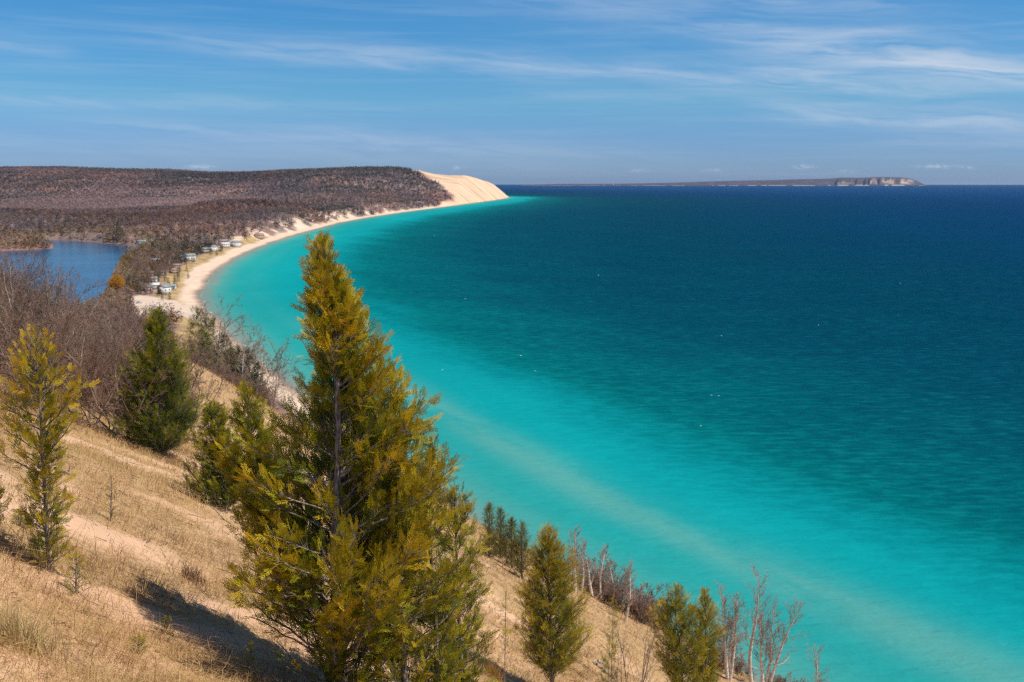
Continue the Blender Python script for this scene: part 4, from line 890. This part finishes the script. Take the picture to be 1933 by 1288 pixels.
def lake_conifers():
    c0 = None; rng = random.Random(4)
    spots = [(209, 459, 24, 3.2), (216, 460, 28, 3.2), (223, 461, 34, 3.6), (231, 462, 26, 3.2), (238, 462, 22, 3), (226, 459, 30, 3.4), (203, 459, 17, 3), (70, 470, 17, 3), (78, 470, 21, 3.4), (86, 470, 15, 3), (92, 469, 13, 4), (64, 470, 14, 2.6), (30, 471, 15, 3), (48, 471, 13, 3)]
    for i, (px, py, H, w) in enumerate(spots):
        P = at_z(px, py-1.2, 1.5); P[2] = ground_at(P[0], P[1])-.3
        lab = 'dark conifer in the clump on the far bank of the small lake' if i < 7 else 'dark conifer on the low spit of the small lake'; gr = 'conifers on the far bank of the small lake' if i < 7 else 'conifers on the spit of the small lake'
        if i == 0: c0 = far_conifer('conifer_tree', lab, 400, P, 24, 3.6, gr, tint=.22, nb=80)
        else: dup(c0, P, rng.uniform(0, 6), (w/3.4, w/3.4, H/24), lab, gr)
    vill = [(276, 554, 9), (286, 553, 10), (299, 556, 8), (306, 562, 7), (320, 560, 7), (336, 518, 10), (351, 498, 12), (365, 494, 10), (398, 480, 12), (409, 480, 9), (417, 474, 11), (430, 466, 12), (300, 502, 12), (287, 502, 10), (340, 500, 12), (352, 508, 7), (330, 528, 8), (318, 538, 9), (243, 555, 15), (256, 553, 18), (262, 556, 13), (270, 545, 15), (300, 552, 8), (247, 545, 14), (330, 540, 11), (336, 528, 10), (318, 500, 13), (334, 500, 15), (340, 498, 17), (347, 494, 16), (326, 503, 12), (372, 482, 15), (380, 480, 17), (388, 476, 15), (394, 478, 13), (284, 503, 11), (312, 530, 10), (375, 474, 14), (365, 478, 13), (418, 472, 12), (434, 461, 14), (440, 458, 13), (240, 476, 14), (250, 478, 13), (340, 512, 9), (355, 521, 8), (299, 531, 10), (350, 484, 15), (344, 489, 14)]
    for px, py, H in vill:
        P = at_z(px, py, 4.5); P[2] = ground_at(P[0], P[1])-.3; dup(c0, P, rng.uniform(0, 6), (H/24*1.25, H/24*1.25, H/24), 'dark conifer among the village houses behind the beach', 'conifers among the village houses')
lake_conifers()

# ================================================================= the far woods: one mass of bare crowns and scattered conifers
def woodland():
    rng = np.random.default_rng(77); TV = []; TC = []
    hx = np.array(HOUSES)
    def band(n, y0, y1, K, size, hgt, wid, pxr):
        m = n*2; y = np.sqrt(rng.uniform(y0*y0, y1*y1, m)); px = rng.uniform(*pxr, m); x = (px-966.5)/FPX*y*1.03
        z, ds, dl, onb = land(x, y, True); u, t = uv(x, y); bw = np.interp(y, [700, 900, 1000, 1300, 1700, 2400, 4000, 6000], [34, 44, 52, 52, 36, 30, 30, 30])
        ok = (ds > bw+10*fbm(x/40, y/40, 2, 52)) & (dl < -5) & ~((t < 535) & onb) & (z > 1.2) & (poly_dist(LOT, x, y) < -2)
        gul = sst(.12, .3, fbm(x/28, y/34, 3, 53)+.15)*(1-sst(40, 85, ds))*(y > 1480)*(y < 3300); ok &= gul < .5
        ok &= ~((dune_side(x, y)+35*fbm(x/90, y/140, 3, 51) > -26) & (y > 4250))
        for (qx, qy, w) in hx:
            s = np.hypot(qx, qy); ex, ey = qx/s, qy/s; al = x*ex+y*ey-s; la = np.abs(x*ey-y*ex); ok &= ~((la < w*.55+1.5) & (al > -13) & (al < w*.6))
        x, y, z, ds, px = (q[ok][:n] for q in (x, y, z, ds, px)); n = len(x)
        cn = fbm(x/130, y/160, 4, 81)+.5*np.exp(-((ds-60)/60)**2)*(y > 1300)-.05; hillc = fbm(x/500, y/600, 3, 82)
        red0 = fbm(x/260, y/300, 4, 61)
        con = rng.random(n) < np.clip(.06+.9*np.clip(cn-.10, 0, 1)+.6*np.clip(hillc, 0, 1)*(y > 3300)-.15*(red0 > .2), .02, .8)*(1-.85*sst(2950, 3350, y)*(1-sst(4200, 4900, y))*(1-sst(400, 560, px)))
        head = (px > 540)*(y > 4200)*np.clip(.5+1.2*fbm(x/240, y/500, 3, 86), 0, 1); con |= rng.random(n) < .55*head
        con |= (rng.random(n) < .5) & (y > 4000) & (fbm(x/350, y/420, 3, 83) > .12)
        h = hgt*rng.uniform(.7, 1.25, n); w = np.where(con, wid*.62, wid)*rng.uniform(.7, 1.3, n)
        # crown points
        v = nrm(rng.normal(0, 1, (n, K, 3))); rad = rng.uniform(.55, 1, (n, K, 1)); v = v*rad
        f = rng.random((n, K)); cone = np.stack([np.cos(f*99)*(1-f)*.9, np.sin(f*99)*(1-f)*.9, f], -1)
        cx = np.where(con[:, None, None], np.stack([cone[..., 0]*w[:, None], cone[..., 1]*w[:, None], cone[..., 2]*h[:, None]*1.15], -1), np.stack([v[..., 0]*w[:, None], v[..., 1]*w[:, None], (.62+v[..., 2]*.38)*h[:, None]], -1))
        C = np.stack([x, y, z-.5], -1)[:, None]+cx
        a = rng.normal(0, 1, (n, K, 3)); b = rng.normal(0, 1, (n, K, 3)); s = size*rng.uniform(.6, 1.3, (n, K, 1))*np.where(con[:, None, None], .8, 1)
        on = nrm(cx-np.array((0, 0, .45))*h[:, None, None]); on[..., 2] += .35; a = a-on*(a*on).sum(-1, keepdims=True)*.75/np.maximum((on*on).sum(-1, keepdims=True), .1); b = b-on*(b*on).sum(-1, keepdims=True)*.75/np.maximum((on*on).sum(-1, keepdims=True), .1); a = nrm(a)*s; b = nrm(b)*s*.8; P = np.stack([C+a, C-a*.6+b, C-a*.5-b], 2)
        lowv = fbm(x/260, y/300, 4, 61); red = np.clip(.42+1.7*lowv, 0, 1)[:, None]; g = rng.random((n, 1))
        base = np.array((.26, .205, .21))*(1-red)+np.array((.37, .245, .22))*red; base = np.where((g > .8) & (y[:, None] < 2200), base*.6+np.array((.36, .30, .27))*.5, base)
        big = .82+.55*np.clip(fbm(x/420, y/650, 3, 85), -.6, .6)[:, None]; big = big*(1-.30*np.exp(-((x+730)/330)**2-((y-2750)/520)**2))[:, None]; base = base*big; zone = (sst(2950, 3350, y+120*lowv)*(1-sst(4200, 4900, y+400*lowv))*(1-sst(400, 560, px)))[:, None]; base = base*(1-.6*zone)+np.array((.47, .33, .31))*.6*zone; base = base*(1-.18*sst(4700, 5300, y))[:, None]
        edge = np.exp(-np.abs(poly_dist(LAKE, x, y))/45)[:, None]; base = base*(1-.7*edge)+np.array((.34, .25, .08))*.7*edge
        base = np.where(rng.random((n, 1)) < .05*(y[:, None] < 2600), np.array((.42, .24, .08)), base)
        dark = np.array((.075, .095, .06))*(.6+.9*rng.random((n, 1)))+np.array((.09, .085, .01))*(rng.random((n, 1)) < .25); fz = sst(2200, 4200, y)[:, None]; dark = dark*(1-fz)+np.array((.125, .135, .125))*fz  # far conifers paled to grey with distance, haze put into their colour
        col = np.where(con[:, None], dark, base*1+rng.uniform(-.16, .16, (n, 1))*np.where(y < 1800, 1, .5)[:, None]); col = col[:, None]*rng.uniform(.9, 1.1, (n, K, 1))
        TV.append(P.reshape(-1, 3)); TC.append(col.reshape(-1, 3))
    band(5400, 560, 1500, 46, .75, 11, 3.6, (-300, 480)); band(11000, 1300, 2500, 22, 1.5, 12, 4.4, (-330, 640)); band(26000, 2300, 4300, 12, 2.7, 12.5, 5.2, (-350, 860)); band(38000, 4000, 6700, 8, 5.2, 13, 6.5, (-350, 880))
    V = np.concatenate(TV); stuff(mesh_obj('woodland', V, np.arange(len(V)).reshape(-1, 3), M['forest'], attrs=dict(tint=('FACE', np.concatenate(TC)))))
woodland()

# ================================================================= thin air over the lake
def haze():
    m = bpy.data.materials.new('thin_air'); m.use_nodes = True; t = NT_(m.node_tree); t.n.clear(); o = t.node('ShaderNodeOutputMaterial'); v = t.node('ShaderNodeVolumePrincipled')
    v.inputs['Color'].default_value = (.48, .68, 1.0, 1); v.inputs['Density'].default_value = 1.0e-5; v.inputs['Anisotropy'].default_value = .2; t.l.new(v.outputs[0], o.inputs['Volume'])
    b = MB(); b.box((0, 20000, 128), (90000, 50000, 264)); stuff(b.build('haze', m))
haze()
